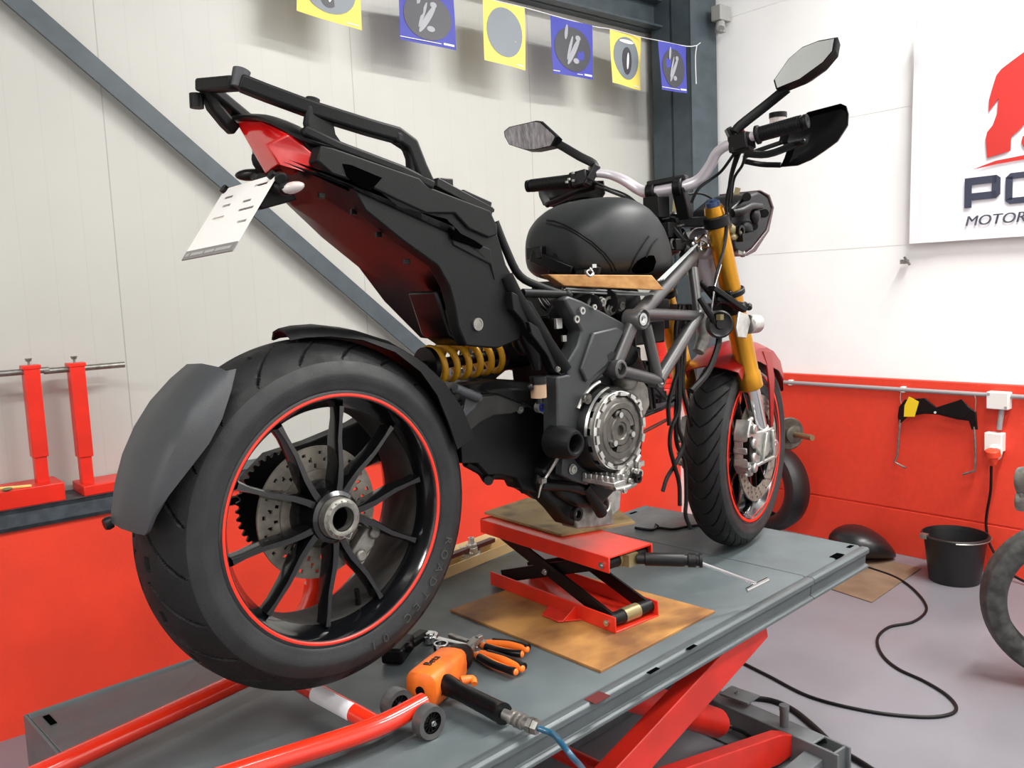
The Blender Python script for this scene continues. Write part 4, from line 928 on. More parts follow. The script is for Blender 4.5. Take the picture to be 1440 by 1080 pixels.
# levers
b = MB(); b.tube([U(1040,214,-.22)+FWD*.03, U(1070,214,-.27)+FWD*.05, U(1105,200,-.33)+FWD*.06, U(1120,196,-.36)+FWD*.055], [(.006,.010)]*3+[(.005,.006)], 10, sub=4); b.ball(U(1120,196,-.36)+FWD*.055, .008, 10); obj('brake_lever', b, black_satin, hb)
b = MB(); b.tube([U(830,262,.20)+FWD*.02, U(800,270,.25)+FWD*.03, U(775,282,.31)+FWD*.03, U(762,287,.345)+FWD*.03], [(.006,.009)]*4, 10, sub=4); b.ball(U(762,287,.345)+FWD*.03, .009, 10); obj('clutch_lever', b, black_satin, hb)
# brake reservoir
p = U(1085,186,-.245)+FWD*.05; b = MB(); b.cyl(p, p+V((0,0,.042)), .021, 24); rs = obj('brake_reservoir', b, clear_lens, hb, label='clear brake fluid pot')
b = MB(); b.cyl(p+V((0,0,.042)), p+V((0,0,.055)), .0225, 24); obj('reservoir_lid', b, black_pl, hb)
# mirrors
def mirror(glass, x, off, stem, gm, lab):
    mn = V((1,0,.12)).normalized(); G = [hit(u,v,mn,V((x,0,1.86)).dot(mn)) for u,v in glass]; c0 = sum(G, V((0,0,0)))/len(G); nrm = (G[1]-G[0]).cross(G[3]-G[0]).normalized()
    if nrm.x > 0: nrm = -nrm
    b = MB(); out = []
    ring0 = [c0+(g-c0)*1.04+nrm*.001 for g in G]; ring1 = [c0+(g-c0)*1.07-nrm*.006 for g in G]; ring2 = [c0+(g-c0)*1.0-nrm*.020+off*.6 for g in G]; ring3 = [c0+(g-c0)*.62-nrm*.034+off for g in G]
    b.loft([ring0, ring1, ring2, ring3], smooth=True); mm = obj('mirror', b, black_pl, hb, bevel=.001)
    b = MB(); b.prism([c0+(g-c0)*.985+nrm*.0012 for g in G], nrm*.0012); obj('mirror_glass', b, gm, mm) if False else obj('mirror_glass', b, gm, hb, label=lab)
    b = MB(); b.tube(stem, [(.010,.013)]*len(stem), 10, sub=3); obj('mirror_stem', b, black_pl, hb)
mirror([(1089.6,112),(1110,82.6),(1128.5,67),(1150,58.5),(1174,54),(1171,71.5),(1158,87),(1125,111),(1093,124)], 1.15, V((.015,0,-.018)), [U(1034,186,-.215), U(1042,176,-.225), U(1075,150,-.265), U(1107,124,-.32)], mirror_m, 'clear mirror glass')
mirror([(711,192),(710,185),(717,179),(752,171),(760,172),(782,192),(775,205),(752,210),(739,210),(717,203)], 1.0, V((.012,0,-.014)), [U(836,240,.19), U(834,230,.20), U(815,220,.235), U(786,203,.30), U(774,199,.32)], mirror_dull, 'mirror glass with a hazy striped film')
# hand guards
def guard(pts, x, bulge, name='hand_guard'):
    G = [Xp(u,v,x) for u,v in pts]; c0 = sum(G, V((0,0,0)))/len(G)
    b = MB(); r0 = G; r1 = [c0+(g-c0)*.86+V((.022,0,0)) for g in G]; r2 = [c0+(g-c0)*.4+V((.034,0,0)) for g in G]
    n = len(G); 
    for A_, B2 in ((r0,r1),(r1,r2)): b.add(A_+B2, [(i,(i+1)%n,n+(i+1)%n,n+i) for i in range(n)], True)
    b.add(r2, [tuple(range(n))]); q0 = [g+V((.004,0,0)) for g in r0]; q1 = [g+V((.004,0,0)) for g in r1]; q2 = [g+V((.004,0,0)) for g in r2]
    for A_, B2 in ((q0,q1),(q1,q2),(r0,q0)): b.add(A_+B2, [(i,(i+1)%n,n+(i+1)%n,n+i) for i in range(n)], True)
    b.add(q2, [tuple(range(n))]); return obj(name, b, black_satin, hb)
guard([(1100,180),(1125,166),(1136,157.6),(1182,145.5),(1190,149),(1193,160),(1192,176),(1177,199),(1158,213),(1140,225),(1121,233),(1097,235),(1103,222),(1108,207),(1095,200)], 1.25, 1)
b = MB(); b.tube([Xp(1044,226,1.22), Xp(1070,231,1.24), Xp(1098,232,1.25)], .007, 8, sub=3); b.tube([Xp(1046,222,1.2), Xp(1060,214,1.22), Xp(1100,200,1.26)], .006, 8, sub=3); obj('guard_stay', b, black_satin, hb)
guard([(756,262),(780,256),(848,254),(850,272),(845,280),(800,284),(780,292),(764,289),(758,276)], 1.06, 1)
# headlight
b = MB(); hp = [(1030,292),(1050,275),(1068,268.5),(1080,276),(1086,293),(1078,324),(1057,350),(1045,358),(1034,352),(1026,318)]
G = [U(u,v,-.10) for u,v in hp]; b.prism(G, AXL*.12); hl_ = obj('headlight', b, black_satin, bike, bevel=.008, seg=3)
b = MB(); G2 = [U(u,v,-.10) for u,v in ((1068,268.5),(1080,276),(1086,293),(1078,324),(1057,350),(1045,358),(1050,360),(1062,354),(1081,325),(1088,292),(1082,274),(1069,267))]; b.prism([g-AXL*.002 for g in G2], AXL*.124); obj('headlight_lens', b, M('smoked_red_lens', (70,52,54), .35), hl_, bevel=.002)
b = MB(); b.tube([U(1030,300,-.13), U(1042,297,-.14), U(1056,290,-.14), U(1070,290,-.13)], [.012,.011,.010,.008], 12, sub=4); b.ball(U(1062,304,-.125), (.022,.012,.022), 14); b.ring(U(1038,325,-.115), (0,-1,0), .016, .009, .012, 20); b.bar(U(1040,335,-.12), U(1060,330,-.12), .02, .02); b.ball(U(1050,320,-.115),(.03,.012,.02),12)
for u,v in ((1050,277),(1075,300),(1060,318)): b.cyl(U(u,v,-.10), U(u,v,-.12), .012, 14)
obj('headlight_back', b, black_metal, hl_)
b = MB(); b.tube([U(1024,320,-.1), U(1038,330,-.11)], .014, 10); b.ball(U(1032,333,-.11), (.016,.01,.010), 10); b.bar(U(1028,300,-.03), U(1038,264,-.05), .014, .008, up=FWD); b.bar(U(950,300,.1), U(952,278,.1), .02, .006, up=FWD); obj('headlight_bracket', b, M('brass_bracket', (150,138,104), .4, metal=.5), bike)
b = MB(); b.ball(U(1044,357,-.1), .010, 10); b.bar(U(1036,354,-.1), U(1046,359,-.1), .01, .01); obj('bulb_holder', b, steel, bike)
# ignition / clocks bracket behind the yoke
b = MB(); b.box(U(923,292,.0), (.05,.05,.055)); b.bar(U(945,318,-.03), U(962,340,-.06), .02, .012); b.tube([U(942,306,-.02), U(950,308,-.03), U(958,330,-.04), U(966,342,-.05)], .005, 8, sub=3); b.cyl(U(948,330,-.02), U(955,345,-.02), .03, 16); b.box(U(932,325,.0), (.06,.08,.04)); b.box(U(950,345,-.03), (.08,.06,.03)); b.cyl(U(960,352,-.05),U(968,356,-.06),.02,12)
obj('ignition_block', b, black_metal, bike, bevel=.003)
b = MB(); b.ring(U(945,343,-.05), (.3,-1,0), .014, .010, .004, 16); b.cyl(U(950,305,-.02), U(951,302,-.02), .016, 18); b.bar(U(952,318,-.04), U(958,316,-.04), .02, .004); obj('lock_cylinder', b, steel, bike)
b = MB()
for (a0,a1) in (((980,335),(990,342)),((990,330),(978,342)),((975,345),(996,348)),((985,338),(985,352))): b.tube([U(*a0,-.07), U(*a1,-.075)], .003, 8)
for u,v in ((978,336),(993,332),(996,346),(985,351),(974,343)): b.ball(U(u,v,-.074), .006, 8)
obj('clamp_screws', b, chrome, bike)
# rods lying along the top frame tube, and the pair under the batten
b = MB()
for k in range(3): b.tube([U(925+k*4,395-k*1,-.155), U(974+k*3,348-k*2,-.085)], .0022, 8)
for k in range(2): b.tube([U(796,406+4*k,-.05), U(860,409+4*k,-.10), U(920,413+2*k,-.16)], .0024, 8, sub=3)
obj('cable_pair', b, M('light_grey_cable', (170,176,174), .35), bike)
# control cables
def cable(name, pts, r=.004, mat=rubber_hose, sub=6):
    b = MB(); b.tube([U(*p) for p in pts], r, 8, sub=sub); return obj(name, b, mat, bike)
cable('brake_cable', [(1040,216,-.21),(1030,245,-.17),(1022,280,-.14),(1022,320,-.13),(1018,350,-.13),(1008,385,-.135),(1004,420,-.13)], .004)
cable('throttle_cable', [(1034,214,-.20),(1015,240,-.15),(1000,252,-.12),(982,266,-.10),(972,285,-.08)], .004)
cable('throttle_cable', [(1048,214,-.21),(1044,232,-.18),(1032,252,-.15),(1028,285,-.12)], .004)
cable('brake_cable', [(1036,218,-.20),(1028,250,-.16),(1024,290,-.13)], .006)
cable('clutch_cable', [(838,262,.17),(860,270,.13),(888,282,.09),(900,296,.06)], .004)
cable('clutch_cable', [(826,250,.19),(850,262,.14),(884,276,.10),(910,300,.04)], .003)
cable('wire', [(960,274,-.05),(985,272,-.07),(1006,282,-.10),(1022,296,-.12)], .0035)
cable('wire', [(980,344,-.08),(982,365,-.085),(978,395,-.09),(981,410,-.1)], .002)
cable('wire', [(1014,372,-.14),(1006,400,-.14),(1002,425,-.135),(1000,442,-.13)], .002, chrome)
cable('radiator_hose', [(984,419,-.14),(992,432,-.15),(1003,450,-.155),(1011,472,-.155),(1007,495,-.155),(994,525,-.155),(972,550,-.15)], .0085)
for k, pts in enumerate([
    [(955,430,-.05),(950,470,-.06),(952,520,-.06),(947,540,-.06),(940,570,-.06),(941,598,-.06)],
    [(960,430,-.04),(954,480,-.05),(954,545,-.06),(953,578,-.06),(944,602,-.06),(942,627,-.06),(948,653,-.06),(955,680,-.06),(956,711,-.06)],
    [(962,440,-.03),(958,500,-.04),(956,560,-.04),(954,600,-.05),(961,625,-.05),(951,650,-.05),(938,672,-.05),(932,691,-.05)],
    [(966,440,-.02),(962,500,-.03),(960,545,-.03),(968,580,-.03),(972,600,-.02)],
    [(958,480,-.03),(952,550,-.03),(950,590,-.03),(952,625,-.03),(963,650,-.03),(965,700,-.03),(964,724,-.03),(971,743,-.03)],
    [(920,470,-.05),(912,500,-.06),(925,520,-.05),(940,530,-.05)],
    [(892,470,-.10),(895,500,-.10),(905,520,-.09),(915,528,-.08)],
    [(872,500,-.10),(885,508,-.10),(900,520,-.10),(922,545,-.09),(935,560,-.07)]]):
    cable('hanging_hose', pts, .0058 if k < 5 else .004)
# horn and silver bracket
b = MB(); p = U(1012,456,-.165); hd = V((-.55,-.8,.05)).normalized(); b.lathe([(-.025,0),(-.025,.028),(-.008,.036),(.004,.036),(.006,.032),(.002,.026),(.002,.014),(.008,.012),(.008,0)], p, hd, 32); obj('horn', b, black_satin, bike)
b = MB(); b.box(p+hd*.008+V((-.004,0,.018)), (.016,.012,.014)); obj('horn_terminal', b, M('brown_terminal', (96,84,50), .5), bike)
plate('horn_bracket', [(1040,438),(1052,442),(1056,452),(1050,476),(1038,474),(1036,460)], -.17, .006, alu_bright)
b = MB(); q = U(1052,456,-.16); b.cyl(q, q+FWD*.04+V((0,-.01,0)), .026, 28); obj('bracket_drum', b, alu_bright, bike, bevel=.002)
b = MB(); 
for u,v in ((1044,434),(1053,434)): b.cyl(U(u,v,-.165), U(u,v-5,-.16), .009, 12)
b.bar(U(1000,405,-.13), U(1045,436,-.16), .03, .014); b.bar(U(1006,420,-.13), U(1050,430,-.16), .02, .012); b.tube([U(985,396,-.1), U(1004,420,-.12), U(1010,428,-.13)], .008, 8, sub=3)
obj('horn_stay', b, black_pl, bike, bevel=.002)
b = MB(); b.tube([U(985,440,-.05), U(990,470,-.05), U(982,495,-.05)], [.02,.022,.016], 12, sub=3); obj('oil_line_fitting', b, alu_dull, bike)
# dark parts behind the trellis: injectors, coil, hoses
b = MB(); b.box(V((.95,0,.68+H)), (.14,.12,.06)); b.box(V((.88,.02,.62+H)), (.10,.14,.05)); b.cyl(V((.80,-.06,.62+H)), V((.80,.06,.62+H)), .05, 20); b.box(V((1.06,.03,.72+H)),(.08,.10,.08))
obj('ignition_coil', b, black_satin, bike, bevel=.005)
b = MB(); b.box(U(915,552,-.04), (.05,.05,.03)); b.box(U(925,558,-.03), (.04,.03,.03)); b.tube([U(905,585,-.05), U(930,575,-.03), U(950,560,-.02)], .005, 8); b.box(U(908,565,-.07), (.03,.03,.05)); obj('sensor_bracket', b, black_satin, bike, bevel=.003)
b = MB(); b.tube([U(900,610,-.02), U(938,590,.0)], .005, 8); obj('gear_rod', b, M('rusty_rod', (110,44,34), .5), bike)
# ------------------------------------------------------------------ jack, boards and blocks on the lift
TZ = H
b = MB(); b.prism([V((.513,.254,TZ)), V((.493,-.257,TZ)), V((.924,-.257,TZ)), V((.915,.235,TZ))], (0,0,.006))
obj('plywood_board', b, box_wood, bevel=.0008, label='thin stained plywood board under the red scissor jack', cat='board')
ZB = TZ + .006
jd = V((-.042,-.468,0)).normalized(); jx = V((-jd.y, jd.x, 0)); jx = V((.468,-.042,0)).normalized()
J0 = V((.702,.307,ZB))          # base corner at the far end, near-side edge
def J(a, c, z): return J0 + jd*a + jx*c + V((0,0,z))
JL, JW = .470, .150; TOPZ = .183 - .006
jack = thing('scissor_jack', 'red scissor jack with black arms and black crank handle under the engine', 'jack', J(JL/2, JW/2, 0))
def chan(name, a0, a1, z0, up):
    b = MB(); t_ = .004; hgt = .038
    zz = z0 if up else z0 - hgt
    for c in (0, JW-t_): b.prism([J(a0,c,zz), J(a1,c,zz), J(a1,c,zz+hgt), J(a0,c,zz+hgt)], jx*t_)
    zp = z0 if up else z0 - t_
    b.prism([J(a0,t_,zp), J(a1,t_,zp), J(a1,JW-t_,zp), J(a0,JW-t_,zp)], (0,0,t_)); return obj(name, b, red_jack, jack, bevel=.0015)
chan('base_channel', 0, JL, .0, True); chan('top_channel', -.035, .455, TOPZ, False)
b = MB(); b.prism([J(.24,0,.001), J(.36,0,.001), J(.33,-.05,.001), J(.27,-.05,.001)], (0,0,.004)); b.prism([J(.30,0,.004), J(.34,0,.004), J(.33,-.03,.004)], (0,0,.03)) if False else b.prism([J(.335,0,.03), J(.335,0,.004), J(.335,-.045,.004)], jd*.004)
obj('base_foot', b, red_jack, jack, bevel=.001); b = MB(); b.prism([J(.05,JW,.001), J(.15,JW,.001), J(.12,JW+.04,.001), J(.08,JW+.04,.001)], (0,0,.004)); obj('base_foot', b, red_jack, jack, bevel=.001)
def arm(a0, z0, a1, z1, c):
    b = MB(); b.bar(J(a0,c,z0), J(a1,c,z1), .007, .034, up=(0,0,1)); return obj('arm', b, black_metal, jack, bevel=.001)
for c in (.016, JW-.016): arm(.445,.022,.02,TOPZ-.022,c)
for c in (.028, JW-.028): arm(.02,.022,.425,TOPZ-.022,c)
brass = M('brass_sleeve', (150,134,96), .35, metal=.6)
for a_, z_ in ((.445,.022),(.430,TOPZ-.022)):
    b = MB(); b.cyl(J(a_,.006,z_), J(a_,JW-.006,z_), .016, 24); tr_ = obj('trunnion', b, black_metal, jack)
    b = MB(); b.cyl(J(a_,.05,z_), J(a_,.10,z_), .018, 24)
    if z_ > .1: b.box(J(.446,.075,z_), (.034,.03,.03))
    obj('sleeve', b, brass, tr_)
for a, z in ((.445,.020),(.435,TOPZ-.022),(.225,(TOPZ)/2)):
    b = MB(); b.cyl(J(a,-.006 if z != TOPZ/2 else .008,z), J(a,.002,z), .008, 16); b.cyl(J(a,-.009 if z != TOPZ/2 else .006,z), J(a,-.004,z), .004, 12); obj('pivot_bolt', b, chrome, jack)
h0 = J(.445,.075,TOPZ-.022); h1 = Z(975,788,h0.z-.004); hd_ = (h1-h0).normalized(); hd_ = V((hd_.x, hd_.y, hd_.z-.0)).normalized(); Lh = (h1-h0).length
b = MB(); b.lathe([(0,0),(0,.012),(.018,.012),(.02,.0155),(Lh*.72,.0155),(Lh*.74,.013),(Lh*.78,.0125),(Lh*.79,.0165),(Lh*.90,.0165),(Lh*.91,.013),(Lh*.95,.013),(Lh*.955,.0165),(Lh,.0165),(Lh,0)], h0+hd_*.02, hd_, 28); obj('handle_socket', b, rubber_hose, jack)
h2 = Z(1064,821,TZ+.060); 
b = MB(); b.cyl(h1, h2, .0042, 12); b.tube([Z(1050,830,TZ+.05), Z(1080,815,TZ+.068)], [.006,.0065], 10); obj('tee_handle', b, chrome, jack)
# plywood pad between jack and engine
tz = ZB + TOPZ; b = MB(); b.prism([Z(u,v,tz) for u,v in ((681,723),(790,755),(893,737),(870,720),(742,703))], (0,0,.007)); obj('wooden_pad', b, ply_dirty, bevel=.001, label='dirty oil-stained wooden pad between red jack and engine', cat='board')
b = MB(); p_ = [U(772,386,.19), U(772,398,.19)]; q = [U(770,386,-.10), U(917,387,-.185), U(935,408,-.195), U(793,402,-.105)]
b.prism(q, (.012,.035,0)); obj('wooden_batten', b, wood_light, bevel=.002, label='pale wooden batten propping up the grey-black tank cover', cat='batten')
# open cardboard box with metal parts
b = MB(); x0, x1, y0, y1, hh = .60, 1.02, .425, .66, .055
q = [Z(620,816,TZ), Z(739,767,TZ)]; d = (q[1]-q[0]); d.z = 0; L = d.length; d.normalize(); n_ = V((-d.y, d.x, 0)); o = q[0]
def Bx(a, c, z): return o + d*a + n_*c + V((0,0,z))
W_ = .14; o = o - d*.12; L += .12
W_ = min(W_, (TY1-o.y)*.9) if TY1-o.y < .14 else W_
for (p, r_) in (((0,0),(L,0)),((0,W_),(L,W_)),((0,0),(0,W_)),((L,0),(L,W_))):
    b.bar(Bx(*p,.015), Bx(*r_,.015), .004, .030)
b.prism([Bx(0,0,0), Bx(L,0,0), Bx(L,W_,0), Bx(0,W_,0)], (0,0,.003))
b.prism([Bx(0,W_,.030), Bx(L,W_,.030), Bx(L,W_+.03,.045), Bx(0,W_+.03,.045)], (0,0,.003))
obj('cardboard_box', b, cardboard, label='low open cardboard tray holding round metal parts behind the jack', cat='box')
def billet(nm, a, c, z, r, h_, lab, mat=alu_bright):
    b = MB(); b.lathe([(0,0),(0,r),(h_*.4,r),(h_*.42,r*.9),(h_*.6,r*.9),(h_*.62,r*.55),(h_,r*.5),(h_,r*.3),(h_*.7,r*.28),(h_*.7,0)], Bx(a,c,z), (0,0,1), 32)
    obj(nm, b, mat, label=lab, cat='machine part')
billet('machined_hub', L*.60, .070, .003, .048, .040, 'shiny stepped metal hub lying in the cardboard tray')
billet('machined_spacer', L*.60, W_*.85, .02, .018, .05, 'small shiny metal cap behind the larger hub in the tray')
b = MB(); b.bar(Bx(L*.05,W_*.88,.037), Bx(L*.80,W_*.9,.037), .02, .012); obj('dark_bar', b, M('maroon_bar', (70,22,24), .4), label='dark maroon bar lying along the back of the cardboard tray', cat='bar')
# cable with clips on the table
b = MB(); b.tube([Z(u,v,TZ+.004) for u,v in ((893,742),(915,745),(925,742),(945,744),(962,741),(985,738))], .004, 8, sub=5); b.tube([Z(921,742,TZ+.004), Z(922,737,TZ+.012), Z(926,740,TZ+.004)], .003, 6); obj('black_cable', b, rubber_hose, label='short black cable lying on the lift behind the front wheel', cat='cable')
# ------------------------------------------------------------------ paddock stand
st_ = thing('paddock_stand', 'red tubular paddock stand with small wheels holding the rear wheel up', 'paddock stand', V((-.1,.0,TZ)))
r_ = .0185; zt_ = TZ+.042
b = MB(); t1a, t1b = Z(328,962,zt_), Z(70,1082,zt_); d1 = (t1b-t1a).normalized()
b.tube([t1a - d1*.06, t1a, t1b, t1b+d1*.25], r_, 20); obj('side_tube', b, red_gloss, st_)
b = MB(); t2a, t2b = Z(425,962,zt_), Z(532,1022,zt_); d2 = (t2b-t2a).normalized(); b.tube([t2a-d2*.12, t2b-d2*.01], r_*.95, 20); obj('cross_tube', b, red_gloss, st_)
b = MB(); q0, q1 = Z(447,975,zt_), Z(500,1003,zt_); b.lathe([(0,r_*.95+.0018),((q1-q0).length,r_*.95+.0018)], q0, q1-q0, 16, -.4, 1.5, ref=(-.5,0,1)); obj('paper_label', b, white_paper, st_)
b = MB(); t3a, t3m, t3b = Z(596,988,TZ+.048), Z(520,1026,TZ+.044), Z(360,1078,TZ+.042); d3 = (t3b-t3m).normalized(); b.tube([t3a, t3m, t3b, t3b+d3*.25], r_, 20, sub=6); obj('side_tube', b, red_gloss, st_)
b = MB(); b.tube([t2a-d2*.12, V((.10,.19,TZ+.20)), V((.05,.19,ZR-.06)), V((0,.17,ZR))], .019, 18, sub=4); b.tube([t1a-d1*.06, V((.08,.22,TZ+.10)), V((.10,.20,TZ+.20))], .018, 16, sub=4); b.cyl((0,.14,ZR),(0,.20,ZR),.026,20); obj('upright', b, red_gloss, st_)
def caster(c, yoff):
    b = MB(); R_ = .031; b.lathe([(-.011,.020),(-.012,.030),(-.008,R_-.001),(0,R_),(.008,R_-.001),(.012,.030),(.011,.020)], c, (0,1,0), 40)
    w_ = obj('caster_wheel', b, M('grey_caster_rubber', (74,74,74), .35, var=.1, scale=40), st_)
    b = MB(); b.lathe([(-.007,.0205),(-.008,.018),(-.004,.016),(-.006,.008),(-.010,.008),(-.010,0)], c, (0,1,0), 32); b.lathe([(.007,.0205),(.007,0)], c, (0,1,0), 24)
    for k in range(12): b.bar(c+pol(.008,30*k,-.006), c+pol(.019,30*k,-.006), .002, .004, up=(0,1,0))
    obj('caster_core', b, black_satin, w_)
    b = MB(); b.cyl(c+V((0,-.014,0)), c+V((0,.014,0)), .0055, 6); b.cyl(c+V((0,-.018,0)), c+V((0,.018,0)), .0035, 12); obj('caster_bolt', b, chrome, w_)
c1 = Z(603,1014,TZ+.032); caster(c1, 0)
c2 = Z(571,984,TZ+.032); caster(V((c1.x, c2.y, TZ+.032)), 0)
b = MB(); b.cyl((c1.x,c1.y-.01,TZ+.032), (c1.x,c2.y+.01,TZ+.032), .006, 12); obj('caster_axle', b, steel, st_)
# ------------------------------------------------------------------ tools
def ZZ(u, v, z): return Z(u, v, TZ+z)
gun = thing('impact_wrench', 'orange and black air impact wrench lying on the lift beside the small wheels', 'impact wrench', ZZ(640,985,0))
g0, g1 = ZZ(598,966,.040), ZZ(640,930,.040); gd = (g1-g0); gd.z = 0; gd.normalize(); gs = V((gd.y,-gd.x,0))
b = MB(); L = (g1-g0).length; rings = []
for t, w, h_ in ((-.16,.026,.028),(-.12,.034,.035),(-.04,.0355,.037),(.5,.0355,.037),(.85,.034,.036),(1.0,.028,.030)):
    c = g0.lerp(g1, t); ring = []
    for j in range(16): a = 2*PI*j/16; ring.append(c + gs*(w*sup(cos(a),.55)) + V((0,0,h_*sup(sin(a),.55))))
    rings.append(ring)
b.loft(rings); obj('motor_cover', b, orange_dirty, gun)
b = MB(); r0 = g0.lerp(g1,1.0); b.lathe([(0,.031),(.02,.030),(.045,.020),(.05,.014),(.05,0)], r0, gd, 28); obj('hammer_case', b, black_metal, gun)
b = MB(); b.cyl(r0+gd*.05, r0+gd*.075, .0085, 12); obj('square_drive', b, steel, gun)
b = MB(); q0, q1 = ZZ(638,968,.038), ZZ(708,1004,.030); dd = (q1-q0).normalized(); b.tube([q0-dd*.02, q0+dd*.02, q0.lerp(q1,.6), q1-dd*.012, q1], [(.021,.026),(.017,.022),(.018,.023),(.019,.025),(.020,.028)], 16, sub=3); obj('grip', b, black_satin, gun)
b = MB(); b.tube([ZZ(648,958,.04), ZZ(664,955,.04), ZZ(667,962,.036)], [.010,.008,.006], 10, sub=3); obj('trigger', b, orange_dirty, gun)
b = MB(); b.box(ZZ(612,955,.052), (.02,.012,.012)); b.lathe([(0,.010),(.006,.010),(.006,0)], g0.lerp(g1,-.12), -gd, 12); b.box(g0+V((0,0,-.005))-gs*-.028, (.012,.012,.016)); obj('regulator_knob', b, black_satin, gun)
b = MB(); e0 = q1; e1 = ZZ(757,1024,.022); ed = (e1-e0).normalized(); Le = (e1-e0).length
b.lathe([(0,0),(0,.010),(Le*.18,.010),(Le*.2,.013),(Le*.3,.013),(Le*.32,.011),(Le*.38,.0145),(Le*.45,.0145),(Le*.47,.012),(Le*.52,.0145),(Le*.58,.0145),(Le*.6,.0115),(Le*.72,.0125)], e0, ed, 24); b.lathe([(Le*.72,.0145),(Le*.84,.0145),(Le*.84,.010),(Le*.86,.010),(Le*.86,.0145),(Le,.013),(Le,0)], e0, ed, 6, smooth=False); obj('air_coupling', b, steel, gun)
b = MB(); txt = ZZ(617,945,.0775)
ux = (ZZ(630,933,.077)-ZZ(612,951,.077)).normalized(); ey_ = V((0,0,1)).cross(ux).normalized()
b.text('Beta', .024, g0.lerp(g1,.12)+gs*.004+V((0,0,.0376)), gd, -gs, depth=.0015); obj('maker_lettering', b, M('black_print', (20,20,20), .5), gun)
b = MB(); q = e1; b.tube([q, q+ed*.03, ZZ(790,1046,.024), Z(806,1066,TZ+.012), Z(822,1085,TZ-.04), Z(850,1130,TZ-.2)], .0055, 12, sub=6); obj('air_hose', b, blue_hose, label='blue air hose running from the orange impact wrench over the lift edge', cat='hose')
# socket
b = MB(); q = ZZ(621,925,0); b.lathe([(0,0),(0,.0165),(.004,.017),(.032,.017),(.034,.016),(.034,.0125),(.016,.0125),(.016,0)], q, (0,0,1), 6*6); obj('socket', b, chrome, label='chrome hexagon socket standing upright in front of the spanner', cat='socket')
# ratchet
b = MB(); a0, a1 = ZZ(604,896,.014), ZZ(672,912,.012); d = (a1-a0).normalized()
b.cyl(a0-V((0,0,.010)), a0+V((0,0,.008)), .021, 28); b.bar(a0+d*.015, a1, .016, .008, w2=.012); b.cyl(a0+V((0,0,.008)), a0+V((0,0,.012)), .012, 20); obj('ratchet', b, chrome, bevel=.002, label='chrome ratchet with a round head lying beside the tyre', cat='ratchet')
b = MB(); a0, a1 = ZZ(632,893,.006), ZZ(668,905,.006); d = (a1-a0).normalized(); b.bar(a0+d*.01, a1, .012, .006); b.bar(a0, a0+d*.012+V((0,.01,0)), .01, .008); b.bar(a0, a0+d*.012+V((0,-.010,0)), .01, .008); b.bar(a0+d*.10, a1+d*.02, .012, .006) if False else None
obj('spanner', b, steel, bevel=.002, label='grey open-ended spanner just behind the chrome ratchet', cat='spanner')
# chisel / tapered head of adjustable tool lying across
b = MB(); b.bar(ZZ(648,922,.030), ZZ(672,898,.030), .018, .012, w2=.02); b.box(ZZ(674,897,.033), (.016,.012,.012)); obj('breaker_bar', b, steel, bevel=.002, label='short thick steel bar resting across the ratchet handle', cat='bar')
def pliers(p0, p1, name, lab, sp=.018, z=.012):
    d = (p1-p0); L = d.length; d.normalize(); s_ = V((d.y,-d.x,0)); t = thing(name, lab, 'pliers', (p0+p1)/2*1.0, 'orange pliers')
    t.location.z = TZ
    for k in (-1,1):
        b = MB(); pts = [p0+s_*k*.004, p0+d*L*.2+s_*k*sp*.6, p0+d*L*.55+s_*k*sp, p0+d*L*.85+s_*k*sp*.9, p1+s_*k*sp*.7]
        b.tube(pts+[p1+s_*k*sp*.68+d*.004], [(.006,.005),(.009,.009),(.010,.010),(.009,.009),(.0075,.0075),(.002,.002)], 12, sub=4); h_ = obj('handle', b, orange if k > 0 else orange, t)
        b = MB(); b.tube([p+V((0,0,.003))+s_*k*.0045 for p in pts[1:]], [(.008,.008)]*3+[(.009,.009)], 10, sub=4); obj('handle_inlay', b, black_satin, h_)
    b = MB(); b.cyl(p0-V((0,0,.007)), p0+V((0,0,.007)), .012, 16); b.bar(p0, p0-d*.035, .020, .010, w2=.006); obj('jaws', b, steel, t, bevel=.001)
pliers(ZZ(676,905,.014), ZZ(738,917,.014), 'pliers', 'orange and black handled pliers nearer the plywood board'); 
pliers(ZZ(668,918,.014), ZZ(730,943,.014), 'pliers', 'orange and black handled pliers nearer the impact wrench', sp=.014)
b = MB(); b.box(ZZ(560,912,.02), (.09,.05,.035), Matrix.Rotation(.6,3,'Z')); b.cyl(ZZ(573,908,.03), ZZ(575,912,.03), .012, 14); b.bar(ZZ(575,905,.02), ZZ(597,890,.018), .03, .02); obj('black_wheel_chock', b, black_metal, bevel=.006, label='black metal bracket on the lift beside the rear tyre and ratchet', cat='bracket')
# ------------------------------------------------------------------ end wall: conduit, boxes, gauge, banner, wheel parts
R3 = Matrix.Rotation(PSI, 3, 'Z')
def BR(u, v, o=0): return BW(u, v, o)
b = MB(); zc = BW(1100,537,.02).z; y_a, y_b = BW(1086,537,.02), BW(1388,556,.02)
def wp(bb, z, o): return RW(BWD-o, bb, z)
zc = BW(1240,546,.018).z
b.tube([wp(1.26,zc,.018), wp(.10,zc,.018)], .0105, 12); b.tube([wp(.02,zc,.018), wp(-1.6,zc,.018)], .0105, 12)
cd = obj('wall_conduit', b, pvc_grey, label='grey plastic conduit running along the top of the red end wall', cat='conduit')
for u in (1114,1272):
    b = MB(); p = BW(u, 543 if u < 1200 else 549, .0); p.z = zc; b.box(p - WX*.012, (.024,.022,.030), R3); obj('conduit_clip', b, white_pl, cd, bevel=.003)
p = BW(1408,562,.0); jx_ = p.dot(WY)
